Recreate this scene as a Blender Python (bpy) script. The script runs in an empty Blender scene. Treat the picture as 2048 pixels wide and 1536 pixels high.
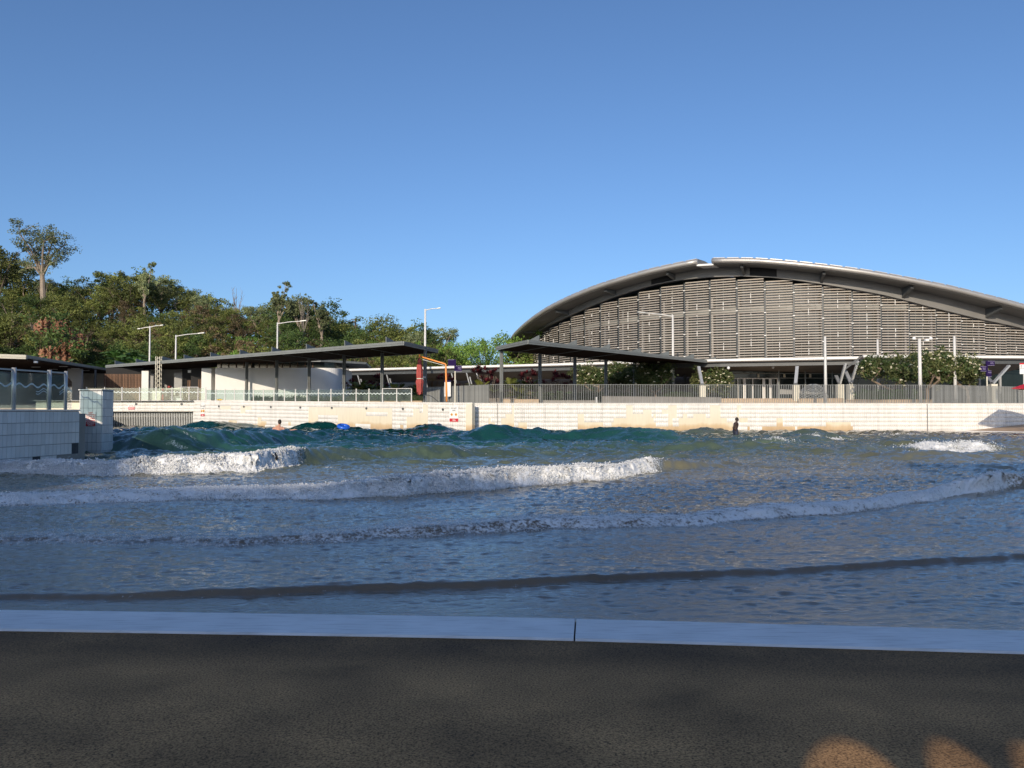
import bpy, math, random
import numpy as np
from mathutils import Vector, Matrix
random.seed(7); RNG = np.random.default_rng(11)
SC = bpy.context.scene
COL = SC.collection
R = math.radians
# ------------------------------------------------------------------ camera
F = 1656.0; PITCH = R(1.834); EYE = 1.6
cam = bpy.data.cameras.new('camera'); cam.sensor_width = 36; cam.lens = F / 2048 * 36
cam.clip_start = 0.1; cam.clip_end = 6000
camo = bpy.data.objects.new('camera', cam); COL.objects.link(camo)
camo.location = (0, 0, EYE); camo.rotation_euler = (R(90) + PITCH, 0, 0)
SC.camera = camo
# ------------------------------------------------------------------ light
SUN_AZ, SUN_EL = 14.0, 18.0        # light travels towards +Y and a little to +X
SUN_STRENGTH, SKY_STRENGTH = 3.6, 0.142
w = bpy.data.worlds.new('World'); SC.world = w; w.use_nodes = True
nt = w.node_tree; nt.nodes.clear()
out = nt.nodes.new('ShaderNodeOutputWorld'); bg = nt.nodes.new('ShaderNodeBackground')
sky = nt.nodes.new('ShaderNodeTexSky'); sky.sky_type = 'NISHITA'; sky.sun_disc = False
sky.sun_elevation = R(SUN_EL); sky.sun_rotation = R(180 + SUN_AZ)
sky.altitude = 0; sky.air_density = 0.8; sky.dust_density = 1.4; sky.ozone_density = 4.8
bg.inputs[1].default_value = SKY_STRENGTH
nt.links.new(sky.outputs[0], bg.inputs[0]); nt.links.new(bg.outputs[0], out.inputs[0])
sl = bpy.data.lights.new('sun', 'SUN'); sl.energy = SUN_STRENGTH; sl.angle = R(0.53); sl.color = (1, .86, .68)
so = bpy.data.objects.new('sun', sl); COL.objects.link(so)
a, e = R(SUN_AZ), R(SUN_EL)
SUNV = Vector((math.sin(a) * math.cos(e), math.cos(a) * math.cos(e), -math.sin(e)))
so.rotation_euler = SUNV.to_track_quat('-Z', 'Y').to_euler(); so.location = (-20, -60, 40)
SC.view_settings.view_transform = 'Standard'; SC.view_settings.look = 'None'
SC.view_settings.gamma = 1; SC.view_settings.exposure = 0.12; SC.view_settings.use_curve_mapping = False
SC.cycles.max_bounces = 6; SC.cycles.transparent_max_bounces = 12
# ------------------------------------------------------------------ projection helpers
CP, SP = math.cos(PITCH), math.sin(PITCH)
def ray(px, py):
    v = (768 - py) / F
    return ((px - 1024) / F, CP - v * SP, SP + v * CP)
def P(px, py, Y):
    d = ray(px, py); t = Y / d[1]
    return Vector((d[0] * t, Y, EYE + d[2] * t))
def G(px, py, z=0.0):
    d = ray(px, py); t = (z - EYE) / d[2]
    return Vector((d[0] * t, d[1] * t, z))
def proj(x, y, z):
    d = y * CP + (z - EYE) * SP
    return 1024 + F * x / d, 768 - F * (-y * SP + (z - EYE) * CP) / d
def XY(px, Y): return ((px - 1024) / F * Y, Y)
# ------------------------------------------------------------------ materials
MATS = {}
def nodes(name):
    m = bpy.data.materials.new(name); m.use_nodes = True
    n = m.node_tree; b = n.nodes['Principled BSDF']
    return m, n, b
def mat(name, col, rough=.6, var=.15, scale=3., bump=0., bscale=30., metal=0., spec=.5, tint=0., rnd=0.):
    if name in MATS: return MATS[name]
    m, n, b = nodes(name)
    tc = n.nodes.new('ShaderNodeTexCoord')
    no = n.nodes.new('ShaderNodeTexNoise'); no.inputs['Scale'].default_value = scale; no.inputs['Detail'].default_value = 6
    n.links.new(tc.outputs['Object'], no.inputs['Vector'])
    mr = n.nodes.new('ShaderNodeMapRange')
    mr.inputs[1].default_value = .25; mr.inputs[2].default_value = .75
    mr.inputs[3].default_value = 1 - var; mr.inputs[4].default_value = 1 + var
    n.links.new(no.outputs[0], mr.inputs[0])
    mx = n.nodes.new('ShaderNodeVectorMath'); mx.operation = 'SCALE'
    mx.inputs[0].default_value = col[:3]; n.links.new(mr.outputs[0], mx.inputs['Scale'])
    last = mx.outputs[0]
    if tint:
        at = n.nodes.new('ShaderNodeAttribute'); at.attribute_name = 'tint'
        m2 = n.nodes.new('ShaderNodeMapRange'); m2.inputs[3].default_value = 1 - tint; m2.inputs[4].default_value = 1 + tint
        n.links.new(at.outputs['Fac'], m2.inputs[0])
        s2 = n.nodes.new('ShaderNodeVectorMath'); s2.operation = 'SCALE'
        n.links.new(last, s2.inputs[0]); n.links.new(m2.outputs[0], s2.inputs['Scale']); last = s2.outputs[0]
    if rnd:
        oi = n.nodes.new('ShaderNodeObjectInfo'); m2 = n.nodes.new('ShaderNodeMapRange'); m2.inputs[3].default_value = 1 - rnd; m2.inputs[4].default_value = 1 + rnd
        n.links.new(oi.outputs['Random'], m2.inputs[0]); s2 = n.nodes.new('ShaderNodeVectorMath'); s2.operation = 'SCALE'
        n.links.new(last, s2.inputs[0]); n.links.new(m2.outputs[0], s2.inputs['Scale']); last = s2.outputs[0]
    n.links.new(last, b.inputs['Base Color'])
    b.inputs['Roughness'].default_value = rough; b.inputs['Metallic'].default_value = metal
    b.inputs['Specular IOR Level'].default_value = spec
    if bump:
        n2 = n.nodes.new('ShaderNodeTexNoise'); n2.inputs['Scale'].default_value = bscale; n2.inputs['Detail'].default_value = 5
        n.links.new(tc.outputs['Object'], n2.inputs['Vector'])
        bp = n.nodes.new('ShaderNodeBump'); bp.inputs['Strength'].default_value = bump; bp.inputs['Distance'].default_value = .02
        n.links.new(n2.outputs[0], bp.inputs['Height']); n.links.new(bp.outputs[0], b.inputs['Normal'])
    MATS[name] = m; return m
def leafmat(name, col, col2, spread=.42):
    col = tuple(c * k for c, k in zip(col, (1.2, 1.32, 1.15))); col2 = tuple(c * k for c, k in zip(col2, (1.42, 1.6, 1.35)))
    m, n, b = nodes(name)
    at = n.nodes.new('ShaderNodeAttribute'); at.attribute_name = 'tint'
    oi = n.nodes.new('ShaderNodeObjectInfo')
    mx = n.nodes.new('ShaderNodeMix'); mx.data_type = 'RGBA'
    mx.inputs[6].default_value = (*col, 1); mx.inputs[7].default_value = (*col2, 1)
    n.links.new(at.outputs['Fac'], mx.inputs[0])
    mr = n.nodes.new('ShaderNodeMapRange'); mr.inputs[3].default_value = 1 - spread; mr.inputs[4].default_value = 1 + spread
    n.links.new(oi.outputs['Random'], mr.inputs[0])
    sc = n.nodes.new('ShaderNodeVectorMath'); sc.operation = 'SCALE'
    n.links.new(mx.outputs[2], sc.inputs[0]); n.links.new(mr.outputs[0], sc.inputs['Scale'])
    n.links.new(sc.outputs[0], b.inputs['Base Color']); b.inputs['Roughness'].default_value = .55
    b.inputs['Specular IOR Level'].default_value = .3
    tr = n.nodes.new('ShaderNodeBsdfTranslucent'); n.links.new(sc.outputs[0], tr.inputs[0])
    ms = n.nodes.new('ShaderNodeMixShader'); ms.inputs[0].default_value = .22
    n.links.new(b.outputs[0], ms.inputs[1]); n.links.new(tr.outputs[0], ms.inputs[2])
    n.links.new(ms.outputs[0], n.nodes['Material Output'].inputs[0])
    MATS[name] = m; return m
def glassmat(name, tintc, refl=1.5, keep=.85):
    m = bpy.data.materials.new(name); m.use_nodes = True; n = m.node_tree; n.nodes.clear()
    o = n.nodes.new('ShaderNodeOutputMaterial'); t = n.nodes.new('ShaderNodeBsdfTransparent'); t.inputs[0].default_value = (*tintc, 1)
    g = n.nodes.new('ShaderNodeBsdfGlossy'); g.inputs['Roughness'].default_value = .03
    lw = n.nodes.new('ShaderNodeLayerWeight'); lw.inputs[0].default_value = .5
    pw = n.nodes.new('ShaderNodeMath'); pw.operation = 'POWER'; pw.inputs[1].default_value = 4.5; n.links.new(lw.outputs['Facing'], pw.inputs[0])
    f = n.nodes.new('ShaderNodeMapRange'); f.inputs[3].default_value = .045 * refl / 1.45; f.inputs[4].default_value = .9; n.links.new(pw.outputs[0], f.inputs[0])
    tc = n.nodes.new('ShaderNodeTexCoord'); no = n.nodes.new('ShaderNodeTexNoise'); no.inputs['Scale'].default_value = 1.5
    d = n.nodes.new('ShaderNodeBsdfDiffuse'); d.inputs[0].default_value = (.5, .55, .55, 1)
    n.links.new(tc.outputs['Object'], no.inputs['Vector'])
    mr = n.nodes.new('ShaderNodeMapRange'); mr.inputs[3].default_value = 0; mr.inputs[4].default_value = (1 - keep) * 2
    n.links.new(no.outputs[0], mr.inputs[0])
    m1 = n.nodes.new('ShaderNodeMixShader'); n.links.new(mr.outputs[0], m1.inputs[0]); n.links.new(t.outputs[0], m1.inputs[1]); n.links.new(d.outputs[0], m1.inputs[2])
    m2 = n.nodes.new('ShaderNodeMixShader'); n.links.new(f.outputs[0], m2.inputs[0]); n.links.new(m1.outputs[0], m2.inputs[1]); n.links.new(g.outputs[0], m2.inputs[2])
    n.links.new(m2.outputs[0], o.inputs[0]); MATS[name] = m; return m
M = {}
M['steel'] = mat('galvanised_steel', (.42, .43, .42), .45, .12, 2., metal=.35)
M['post'] = mat('brushed_post', (.55, .55, .53), .35, .08, 4., metal=.5)
M['whitepost'] = mat('white_post', (.66, .65, .62), .5, .06, 4.)
M['darksteel'] = mat('dark_grey_paint', (.075, .082, .085), .5, .12, 1.5)
M['greyfascia'] = mat('grey_fascia', (.21, .225, .215), .5, .1, 1.2)
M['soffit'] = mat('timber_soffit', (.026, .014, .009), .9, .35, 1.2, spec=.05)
M['render'] = mat('white_render', (.74, .73, .70), .8, .06, .8, .15, 40)
M['greyrender'] = mat('grey_render', (.33, .33, .32), .8, .12, .8, .15, 40)
M['timber'] = mat('brown_timber', (.15, .08, .045), .7, .4, 4., rnd=.3)
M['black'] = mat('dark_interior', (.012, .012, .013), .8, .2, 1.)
M['darkglass'] = mat('dark_glazing', (.014, .021, .02), .12, .3, .6)
M['tan'] = mat('tan_concrete', (.50, .38, .26), .85, .12, 2., .2, 30)
M['greyconc'] = mat('grey_concrete', (.30, .28, .25), .85, .15, 1.5, .2, 30)
M['slat'] = mat('weathered_slat', (.37, .33, .285), .7, .12, .7, rnd=.07)
M['silver'] = mat('silver_roof_metal', (.50, .48, .45), .45, .1, .5, metal=.5)
M['roofgrey'] = mat('grey_soffit_panel', (.19, .185, .175), .6, .12, .35)
M['whitesteel'] = mat('white_fascia', (.78, .77, .74), .5, .04, .5)
M['canopysof'] = mat('canopy_soffit', (.16, .14, .125), .7, .2, .6)
M['orange'] = mat('orange_paint', (.85, .31, .07), .45, .06, 3.)
M['redcloth'] = mat('faded_red_canvas', (.36, .07, .06), .85, .18, 3., .2, 25)
M['red'] = mat('red_paint', (.55, .02, .03), .45, .06, 3.)
M['purple'] = mat('purple_sign', (.018, .008, .06), .8, .1, 3., spec=.15)
M['signwhite'] = mat('white_sign', (.8, .8, .78), .5, .04, 3.)
M['signblack'] = mat('black_print', (.02, .02, .02), .6, .05, 3.)
M['amber'] = mat('amber_print', (.75, .34, .03), .5, .05, 3.)
M['skinfair'] = mat('fair_skin', (.58, .30, .20), .55, .08, 6.)
M['skindark'] = mat('dark_skin', (.05, .027, .02), .45, .12, 6.)
M['hair'] = mat('dark_hair', (.02, .014, .01), .6, .2, 20.)
M['shorts'] = mat('patterned_shorts', (.02, .026, .05), .7, .8, 9.)
M['blue'] = mat('blue_vinyl', (.02, .12, .62), .25, .06, 3.)
M['yellow'] = mat('yellow_paint', (.8, .55, .08), .5, .06, 3.)
M['bark'] = mat('brown_bark', (.13, .10, .075), .9, .3, 2.)
M['palebark'] = mat('pale_gum_bark', (.27, .22, .17), .85, .25, 1.5)
M['tyre'] = mat('black_rubber', (.02, .02, .02), .8, .2, 5.)
M['cream'] = mat('cream_paint', (.68, .64, .52), .5, .06, 3.)
M['joint'] = mat('dark_grout', (.06, .065, .07), .9, .2, 6.)
M['tile'] = mat('white_ceramic_tile', (.74, .72, .68), .38, .05, 1.5, tint=.13)
M['tilenear'] = mat('white_ceramic_tile_near', (.70, .70, .68), .38, .06, 3., rnd=.08)
M['glass'] = glassmat('clear_glass', (.80, .88, .86), 1.45, .93)
M['glassnear'] = glassmat('smeared_glass', (.60, .70, .70), 1.5, .9)
M['etched'] = mat('etched_band', (.62, .70, .68), .6, .05, 3.)
M['leafgum'] = leafmat('gum_leaf', (.11, .125, .07), (.20, .20, .11))
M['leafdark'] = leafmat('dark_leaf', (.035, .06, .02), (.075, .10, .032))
M['leafolive'] = leafmat('olive_leaf', (.07, .085, .028), (.165, .16, .05))
M['leafbright'] = leafmat('bright_leaf', (.09, .15, .03), (.16, .22, .055))
M['leafdry'] = leafmat('dry_leaf', (.11, .075, .045), (.17, .115, .07))
M['leafpalm'] = leafmat('palm_leaf', (.04, .085, .025), (.08, .13, .04))
M['leaffrangi'] = leafmat('frangipani_leaf', (.035, .065, .022), (.12, .11, .05), .15)
M['leafred'] = leafmat('red_leaf', (.05, .012, .016), (.13, .02, .03), .2)
M['leafhedge'] = leafmat('hedge_leaf', (.03, .06, .02), (.06, .10, .03), .1)
M['leafcycad'] = leafmat('cycad_leaf', (.05, .075, .02), (.14, .13, .035), .2)
M['petal'] = mat('cream_petal', (.85, .80, .60), .6, .05, 3.)

def backing():
    m, n, b = nodes('bare_render_stained')
    ge = n.nodes.new('ShaderNodeNewGeometry'); sx = n.nodes.new('ShaderNodeSeparateXYZ'); n.links.new(ge.outputs['Position'], sx.inputs[0])
    no = n.nodes.new('ShaderNodeTexNoise'); no.inputs['Scale'].default_value = .9; no.inputs['Detail'].default_value = 5
    mp = n.nodes.new('ShaderNodeMapping'); mp.inputs['Scale'].default_value = (1, 1, .4)
    n.links.new(ge.outputs['Position'], mp.inputs[0]); n.links.new(mp.outputs[0], no.inputs['Vector'])
    ad = n.nodes.new('ShaderNodeMath'); ad.operation = 'MULTIPLY_ADD'; ad.inputs[1].default_value = -.9
    n.links.new(no.outputs[0], ad.inputs[0]); n.links.new(sx.outputs[2], ad.inputs[2])
    cr = n.nodes.new('ShaderNodeValToRGB'); el = cr.color_ramp.elements
    el[0].position = 0; el[0].color = (.44, .30, .17, 1); el[1].position = 1; el[1].color = (.72, .67, .55, 1)
    x = el.new(.3); x.color = (.60, .46, .29, 1); x = el.new(.42); x.color = (.69, .62, .47, 1)
    mr = n.nodes.new('ShaderNodeMapRange'); mr.inputs[1].default_value = -.55; mr.inputs[2].default_value = 1.1
    n.links.new(ad.outputs[0], mr.inputs[0]); n.links.new(mr.outputs[0], cr.inputs[0])
    n2 = n.nodes.new('ShaderNodeTexNoise'); n2.inputs['Scale'].default_value = 6; n2.inputs['Detail'].default_value = 6
    mp2 = n.nodes.new('ShaderNodeMapping'); mp2.inputs['Scale'].default_value = (1, 1, .15)
    n.links.new(ge.outputs['Position'], mp2.inputs[0]); n.links.new(mp2.outputs[0], n2.inputs['Vector'])
    m3 = n.nodes.new('ShaderNodeMapRange'); m3.inputs[1].default_value = .3; m3.inputs[2].default_value = .7; m3.inputs[3].default_value = .93; m3.inputs[4].default_value = 1.04
    n.links.new(n2.outputs[0], m3.inputs[0])
    sc = n.nodes.new('ShaderNodeVectorMath'); sc.operation = 'SCALE'
    n.links.new(cr.outputs[0], sc.inputs[0]); n.links.new(m3.outputs[0], sc.inputs['Scale'])
    n.links.new(sc.outputs[0], b.inputs['Base Color']); b.inputs['Roughness'].default_value = .85
    return m
M['bare'] = backing()
def hillmat():
    m, n, b = nodes('dry_red_earth')
    ge = n.nodes.new('ShaderNodeNewGeometry')
    no = n.nodes.new('ShaderNodeTexNoise'); no.inputs['Scale'].default_value = .35; no.inputs['Detail'].default_value = 8
    n.links.new(ge.outputs['Position'], no.inputs['Vector'])
    cr = n.nodes.new('ShaderNodeValToRGB'); el = cr.color_ramp.elements
    el[0].position = .3; el[0].color = (.05, .045, .025, 1); el[1].position = .7; el[1].color = (.16, .09, .045, 1)
    n.links.new(no.outputs[0], cr.inputs[0]); n.links.new(cr.outputs[0], b.inputs['Base Color']); b.inputs['Roughness'].default_value = .95
    return m
M['hill'] = hillmat()
def rockmat():
    m, n, b = nodes('orange_rock')
    ge = n.nodes.new('ShaderNodeNewGeometry')
    no = n.nodes.new('ShaderNodeTexNoise'); no.inputs['Scale'].default_value = .6; no.inputs['Detail'].default_value = 9; no.inputs['Roughness'].default_value = .65
    n.links.new(ge.outputs['Position'], no.inputs['Vector'])
    cr = n.nodes.new('ShaderNodeValToRGB'); el = cr.color_ramp.elements
    el[0].position = .32; el[0].color = (.07, .04, .03, 1); el[1].position = .68; el[1].color = (.40, .24, .15, 1)
    x = el.new(.5); x.color = (.24, .11, .06, 1)
    n.links.new(no.outputs[0], cr.inputs[0]); n.links.new(cr.outputs[0], b.inputs['Base Color']); b.inputs['Roughness'].default_value = .95
    return m
M['rock'] = rockmat()
def apronmat():
    m, n, b = nodes('exposed_aggregate')
    ge = n.nodes.new('ShaderNodeNewGeometry')
    n1 = n.nodes.new('ShaderNodeTexNoise'); n1.inputs['Scale'].default_value = 84; n1.inputs['Detail'].default_value = 3; n1.inputs['Roughness'].default_value = .7
    n2 = n.nodes.new('ShaderNodeTexNoise'); n2.inputs['Scale'].default_value = 1.4; n2.inputs['Detail'].default_value = 5
    vo = n.nodes.new('ShaderNodeTexVoronoi'); vo.inputs['Scale'].default_value = 70
    for q in (n1, n2, vo): n.links.new(ge.outputs['Position'], q.inputs['Vector'])
    cr = n.nodes.new('ShaderNodeValToRGB'); el = cr.color_ramp.elements
    el[0].position = .33; el[0].color = (.045, .023, .009, 1); el[1].position = .62; el[1].color = (.50, .28, .115, 1)
    x = el.new(.43); x.color = (.25, .135, .054, 1)
    n.links.new(n1.outputs[0], cr.inputs[0])
    m1 = n.nodes.new('ShaderNodeMapRange'); m1.inputs[1].default_value = .3; m1.inputs[2].default_value = .7; m1.inputs[3].default_value = .62; m1.inputs[4].default_value = 1.38
    n.links.new(n2.outputs[0], m1.inputs[0])
    # damp band that the waves keep wet beside the painted strip
    at = n.nodes.new('ShaderNodeAttribute'); at.attribute_name = 'damp'
    ad = n.nodes.new('ShaderNodeMath'); ad.operation = 'MULTIPLY_ADD'; ad.inputs[1].default_value = .9; n.links.new(n2.outputs[0], ad.inputs[0]); n.links.new(at.outputs['Fac'], ad.inputs[2])
    m2 = n.nodes.new('ShaderNodeMapRange'); m2.interpolation_type = 'SMOOTHSTEP'
    m2.inputs[1].default_value = .72; m2.inputs[2].default_value = 1.15; m2.inputs[3].default_value = 1; m2.inputs[4].default_value = .52
    n.links.new(ad.outputs[0], m2.inputs[0])
    mm = n.nodes.new('ShaderNodeMath'); mm.operation = 'MULTIPLY'; n.links.new(m1.outputs[0], mm.inputs[0]); n.links.new(m2.outputs[0], mm.inputs[1])
    sc = n.nodes.new('ShaderNodeVectorMath'); sc.operation = 'SCALE'
    n.links.new(cr.outputs[0], sc.inputs[0]); n.links.new(mm.outputs[0], sc.inputs['Scale'])
    n.links.new(sc.outputs[0], b.inputs['Base Color']); b.inputs['Roughness'].default_value = .8; b.inputs['Specular IOR Level'].default_value = .25
    bp = n.nodes.new('ShaderNodeBump'); bp.inputs['Strength'].default_value = .3; bp.inputs['Distance'].default_value = .004
    n.links.new(n1.outputs[0], bp.inputs['Height']); n.links.new(bp.outputs[0], b.inputs['Normal'])
    return m
M['apron'] = apronmat()
M['farsand'] = mat('dry_beach_concrete', (.42, .30, .20), .85, .12, 1.5, .2, 30)
def stripmat():
    m, n, b = nodes('worn_white_paint')
    ge = n.nodes.new('ShaderNodeNewGeometry'); mp = n.nodes.new('ShaderNodeMapping'); mp.inputs['Scale'].default_value = (1.2, 9, 1)
    n.links.new(ge.outputs['Position'], mp.inputs[0])
    n1 = n.nodes.new('ShaderNodeTexNoise'); n1.inputs['Scale'].default_value = 3; n1.inputs['Detail'].default_value = 8; n.links.new(mp.outputs[0], n1.inputs['Vector'])
    n2 = n.nodes.new('ShaderNodeTexNoise'); n2.inputs['Scale'].default_value = 2.2; n2.inputs['Detail'].default_value = 6; n.links.new(ge.outputs['Position'], n2.inputs['Vector'])
    cr = n.nodes.new('ShaderNodeValToRGB'); el = cr.color_ramp.elements
    el[0].position = .25; el[0].color = (.60, .59, .58, 1); el[1].position = .5; el[1].color = (.80, .80, .79, 1)
    n.links.new(n1.outputs[0], cr.inputs[0])
    mr = n.nodes.new('ShaderNodeMapRange'); mr.inputs[1].default_value = .3; mr.inputs[2].default_value = .7; mr.inputs[3].default_value = .88; mr.inputs[4].default_value = 1.04
    n.links.new(n2.outputs[0], mr.inputs[0])
    sc = n.nodes.new('ShaderNodeVectorMath'); sc.operation = 'SCALE'; n.links.new(cr.outputs[0], sc.inputs[0]); n.links.new(mr.outputs[0], sc.inputs['Scale'])
    n.links.new(sc.outputs[0], b.inputs['Base Color']); b.inputs['Roughness'].default_value = .5
    bp = n.nodes.new('ShaderNodeBump'); bp.inputs['Strength'].default_value = .25; bp.inputs['Distance'].default_value = .004
    n.links.new(n1.outputs[0], bp.inputs['Height']); n.links.new(bp.outputs[0], b.inputs['Normal'])
    return m
M['strip'] = stripmat()
def watermat():
    m, n, b = nodes('pool_water')
    ge = n.nodes.new('ShaderNodeNewGeometry')
    at = n.nodes.new('ShaderNodeAttribute'); at.attribute_name = 'depth'
    fo = n.nodes.new('ShaderNodeAttribute'); fo.attribute_name = 'foam'
    cr = n.nodes.new('ShaderNodeValToRGB'); el = cr.color_ramp.elements
    el[0].position = 0; el[0].color = (.17, .12, .07, 1); el[1].position = 1; el[1].color = (.003, .044, .045, 1)
    for p_, c_ in ((.08, (.20, .15, .095)), (.2, (.20, .175, .11)), (.42, (.10, .125, .08)), (.68, (.02, .085, .072))):
        x = el.new(p_); x.color = (*c_, 1)
    n.links.new(at.outputs['Fac'], cr.inputs[0])
    n3 = n.nodes.new('ShaderNodeTexNoise'); n3.inputs['Scale'].default_value = .5; n3.inputs['Detail'].default_value = 3
    n.links.new(ge.outputs['Position'], n3.inputs['Vector'])
    mr = n.nodes.new('ShaderNodeMapRange'); mr.inputs[1].default_value = .3; mr.inputs[2].default_value = .7; mr.inputs[3].default_value = .75; mr.inputs[4].default_value = 1.25
    n.links.new(n3.outputs[0], mr.inputs[0])
    sc = n.nodes.new('ShaderNodeVectorMath'); sc.operation = 'SCALE'; n.links.new(cr.outputs[0], sc.inputs[0]); n.links.new(mr.outputs[0], sc.inputs['Scale'])
    # foam mask broken up by fine noise
    nf = n.nodes.new('ShaderNodeTexNoise'); nf.inputs['Scale'].default_value = 17; nf.inputs['Detail'].default_value = 7; nf.inputs['Roughness'].default_value = .7
    n.links.new(ge.outputs['Position'], nf.inputs['Vector'])
    a0 = n.nodes.new('ShaderNodeMath'); a0.operation = 'MULTIPLY_ADD'; a0.inputs[1].default_value = 1.9; a0.inputs[2].default_value = -.45; n.links.new(nf.outputs[0], a0.inputs[0])
    ad = n.nodes.new('ShaderNodeMath'); ad.operation = 'ADD'; n.links.new(a0.outputs[0], ad.inputs[0]); n.links.new(fo.outputs['Fac'], ad.inputs[1])
    ms = n.nodes.new('ShaderNodeMapRange'); ms.inputs[1].default_value = .76; ms.inputs[2].default_value = 1.08; n.links.new(ad.outputs[0], ms.inputs[0])
    mx = n.nodes.new('ShaderNodeMix'); mx.data_type = 'RGBA'; mx.inputs[7].default_value = (.86, .87, .87, 1)
    n.links.new(ms.outputs[0], mx.inputs[0]); n.links.new(sc.outputs[0], mx.inputs[6]); n.links.new(mx.outputs[2], b.inputs['Base Color'])
    rr = n.nodes.new('ShaderNodeMapRange'); rr.inputs[3].default_value = .07; rr.inputs[4].default_value = .8
    n.links.new(ms.outputs[0], rr.inputs[0]); n.links.new(rr.outputs[0], b.inputs['Roughness'])
    io = n.nodes.new('ShaderNodeMapRange'); io.inputs[1].default_value = 0; io.inputs[2].default_value = .35; io.inputs[3].default_value = 1.8; io.inputs[4].default_value = 1.38
    n.links.new(at.outputs['Fac'], io.inputs[0]); n.links.new(io.outputs[0], b.inputs['IOR'])
    mp = n.nodes.new('ShaderNodeMapping'); mp.inputs['Scale'].default_value = (.45, 1, 1); n.links.new(ge.outputs['Position'], mp.inputs[0])
    n1 = n.nodes.new('ShaderNodeTexNoise'); n1.inputs['Scale'].default_value = 16; n1.inputs['Detail'].default_value = 6; n1.inputs['Roughness'].default_value = .6
    n.links.new(mp.outputs[0], n1.inputs['Vector'])
    bp = n.nodes.new('ShaderNodeBump'); bp.inputs['Strength'].default_value = .24; bp.inputs['Distance'].default_value = .035
    n.links.new(n1.outputs[0], bp.inputs['Height'])
    n4 = n.nodes.new('ShaderNodeTexNoise'); n4.inputs['Scale'].default_value = 42; n4.inputs['Detail'].default_value = 3
    n.links.new(mp.outputs[0], n4.inputs['Vector'])
    bp2 = n.nodes.new('ShaderNodeBump'); bp2.inputs['Strength'].default_value = .22; bp2.inputs['Distance'].default_value = .012
    n.links.new(n4.outputs[0], bp2.inputs['Height']); n.links.new(bp.outputs[0], bp2.inputs['Normal'])
    n.links.new(bp2.outputs[0], b.inputs['Normal'])
    return m
M['water'] = watermat()
M['foam'] = mat('white_foam', (.88, .89, .89), .7, .05, 8.)
_n = M['foam'].node_tree; _t = _n.nodes.new('ShaderNodeBsdfTranslucent'); _t.inputs[0].default_value = (.9, .92, .93, 1)
_m = _n.nodes.new('ShaderNodeMixShader'); _m.inputs[0].default_value = .22; _n.links.new(_n.nodes['Principled BSDF'].outputs[0], _m.inputs[1]); _n.links.new(_t.outputs[0], _m.inputs[2]); _n.links.new(_m.outputs[0], _n.nodes['Material Output'].inputs[0])

# ------------------------------------------------------------------ mesh helpers
def wloc(o):
    v = Vector((0, 0, 0))
    while o is not None: v += o.location; o = o.parent
    return v
def link(o, parent=None):
    COL.objects.link(o)
    if parent is not None: o.parent = parent
    return o
def tag(o, label=None, cat=None, group=None, kind=None):
    if label: o['label'] = label
    if cat: o['category'] = cat
    if group: o['group'] = group
    if kind: o['kind'] = kind
    return o
def thing(name, label, cat, loc=(0, 0, 0), group=None):
    o = bpy.data.objects.new(name, None); o.empty_display_size = .2; o.location = loc; link(o)
    return tag(o, label, cat, group)
def npmesh(name, V, Fq, material, parent=None, smooth=False, attrs=None, local=False):
    V = np.asarray(V, dtype=np.float32)
    if parent is not None and not local: V = V - np.array(wloc(parent), dtype=np.float32)
    me = bpy.data.meshes.new(name); Fq = np.asarray(Fq, dtype=np.int32)
    me.vertices.add(len(V)); me.vertices.foreach_set('co', V.ravel())
    k = Fq.shape[1]; me.loops.add(Fq.size); me.loops.foreach_set('vertex_index', Fq.ravel())
    me.polygons.add(len(Fq)); me.polygons.foreach_set('loop_start', np.arange(0, Fq.size, k, dtype=np.int32))
    if smooth: me.polygons.foreach_set('use_smooth', np.ones(len(Fq), dtype=bool))
    for an, av in (attrs or {}).items():
        at = me.attributes.new(an, 'FLOAT', 'POINT'); at.data.foreach_set('value', np.asarray(av, dtype=np.float32))
    me.update(calc_edges=True); me.materials.append(material)
    return link(bpy.data.objects.new(name, me), parent)
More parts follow.
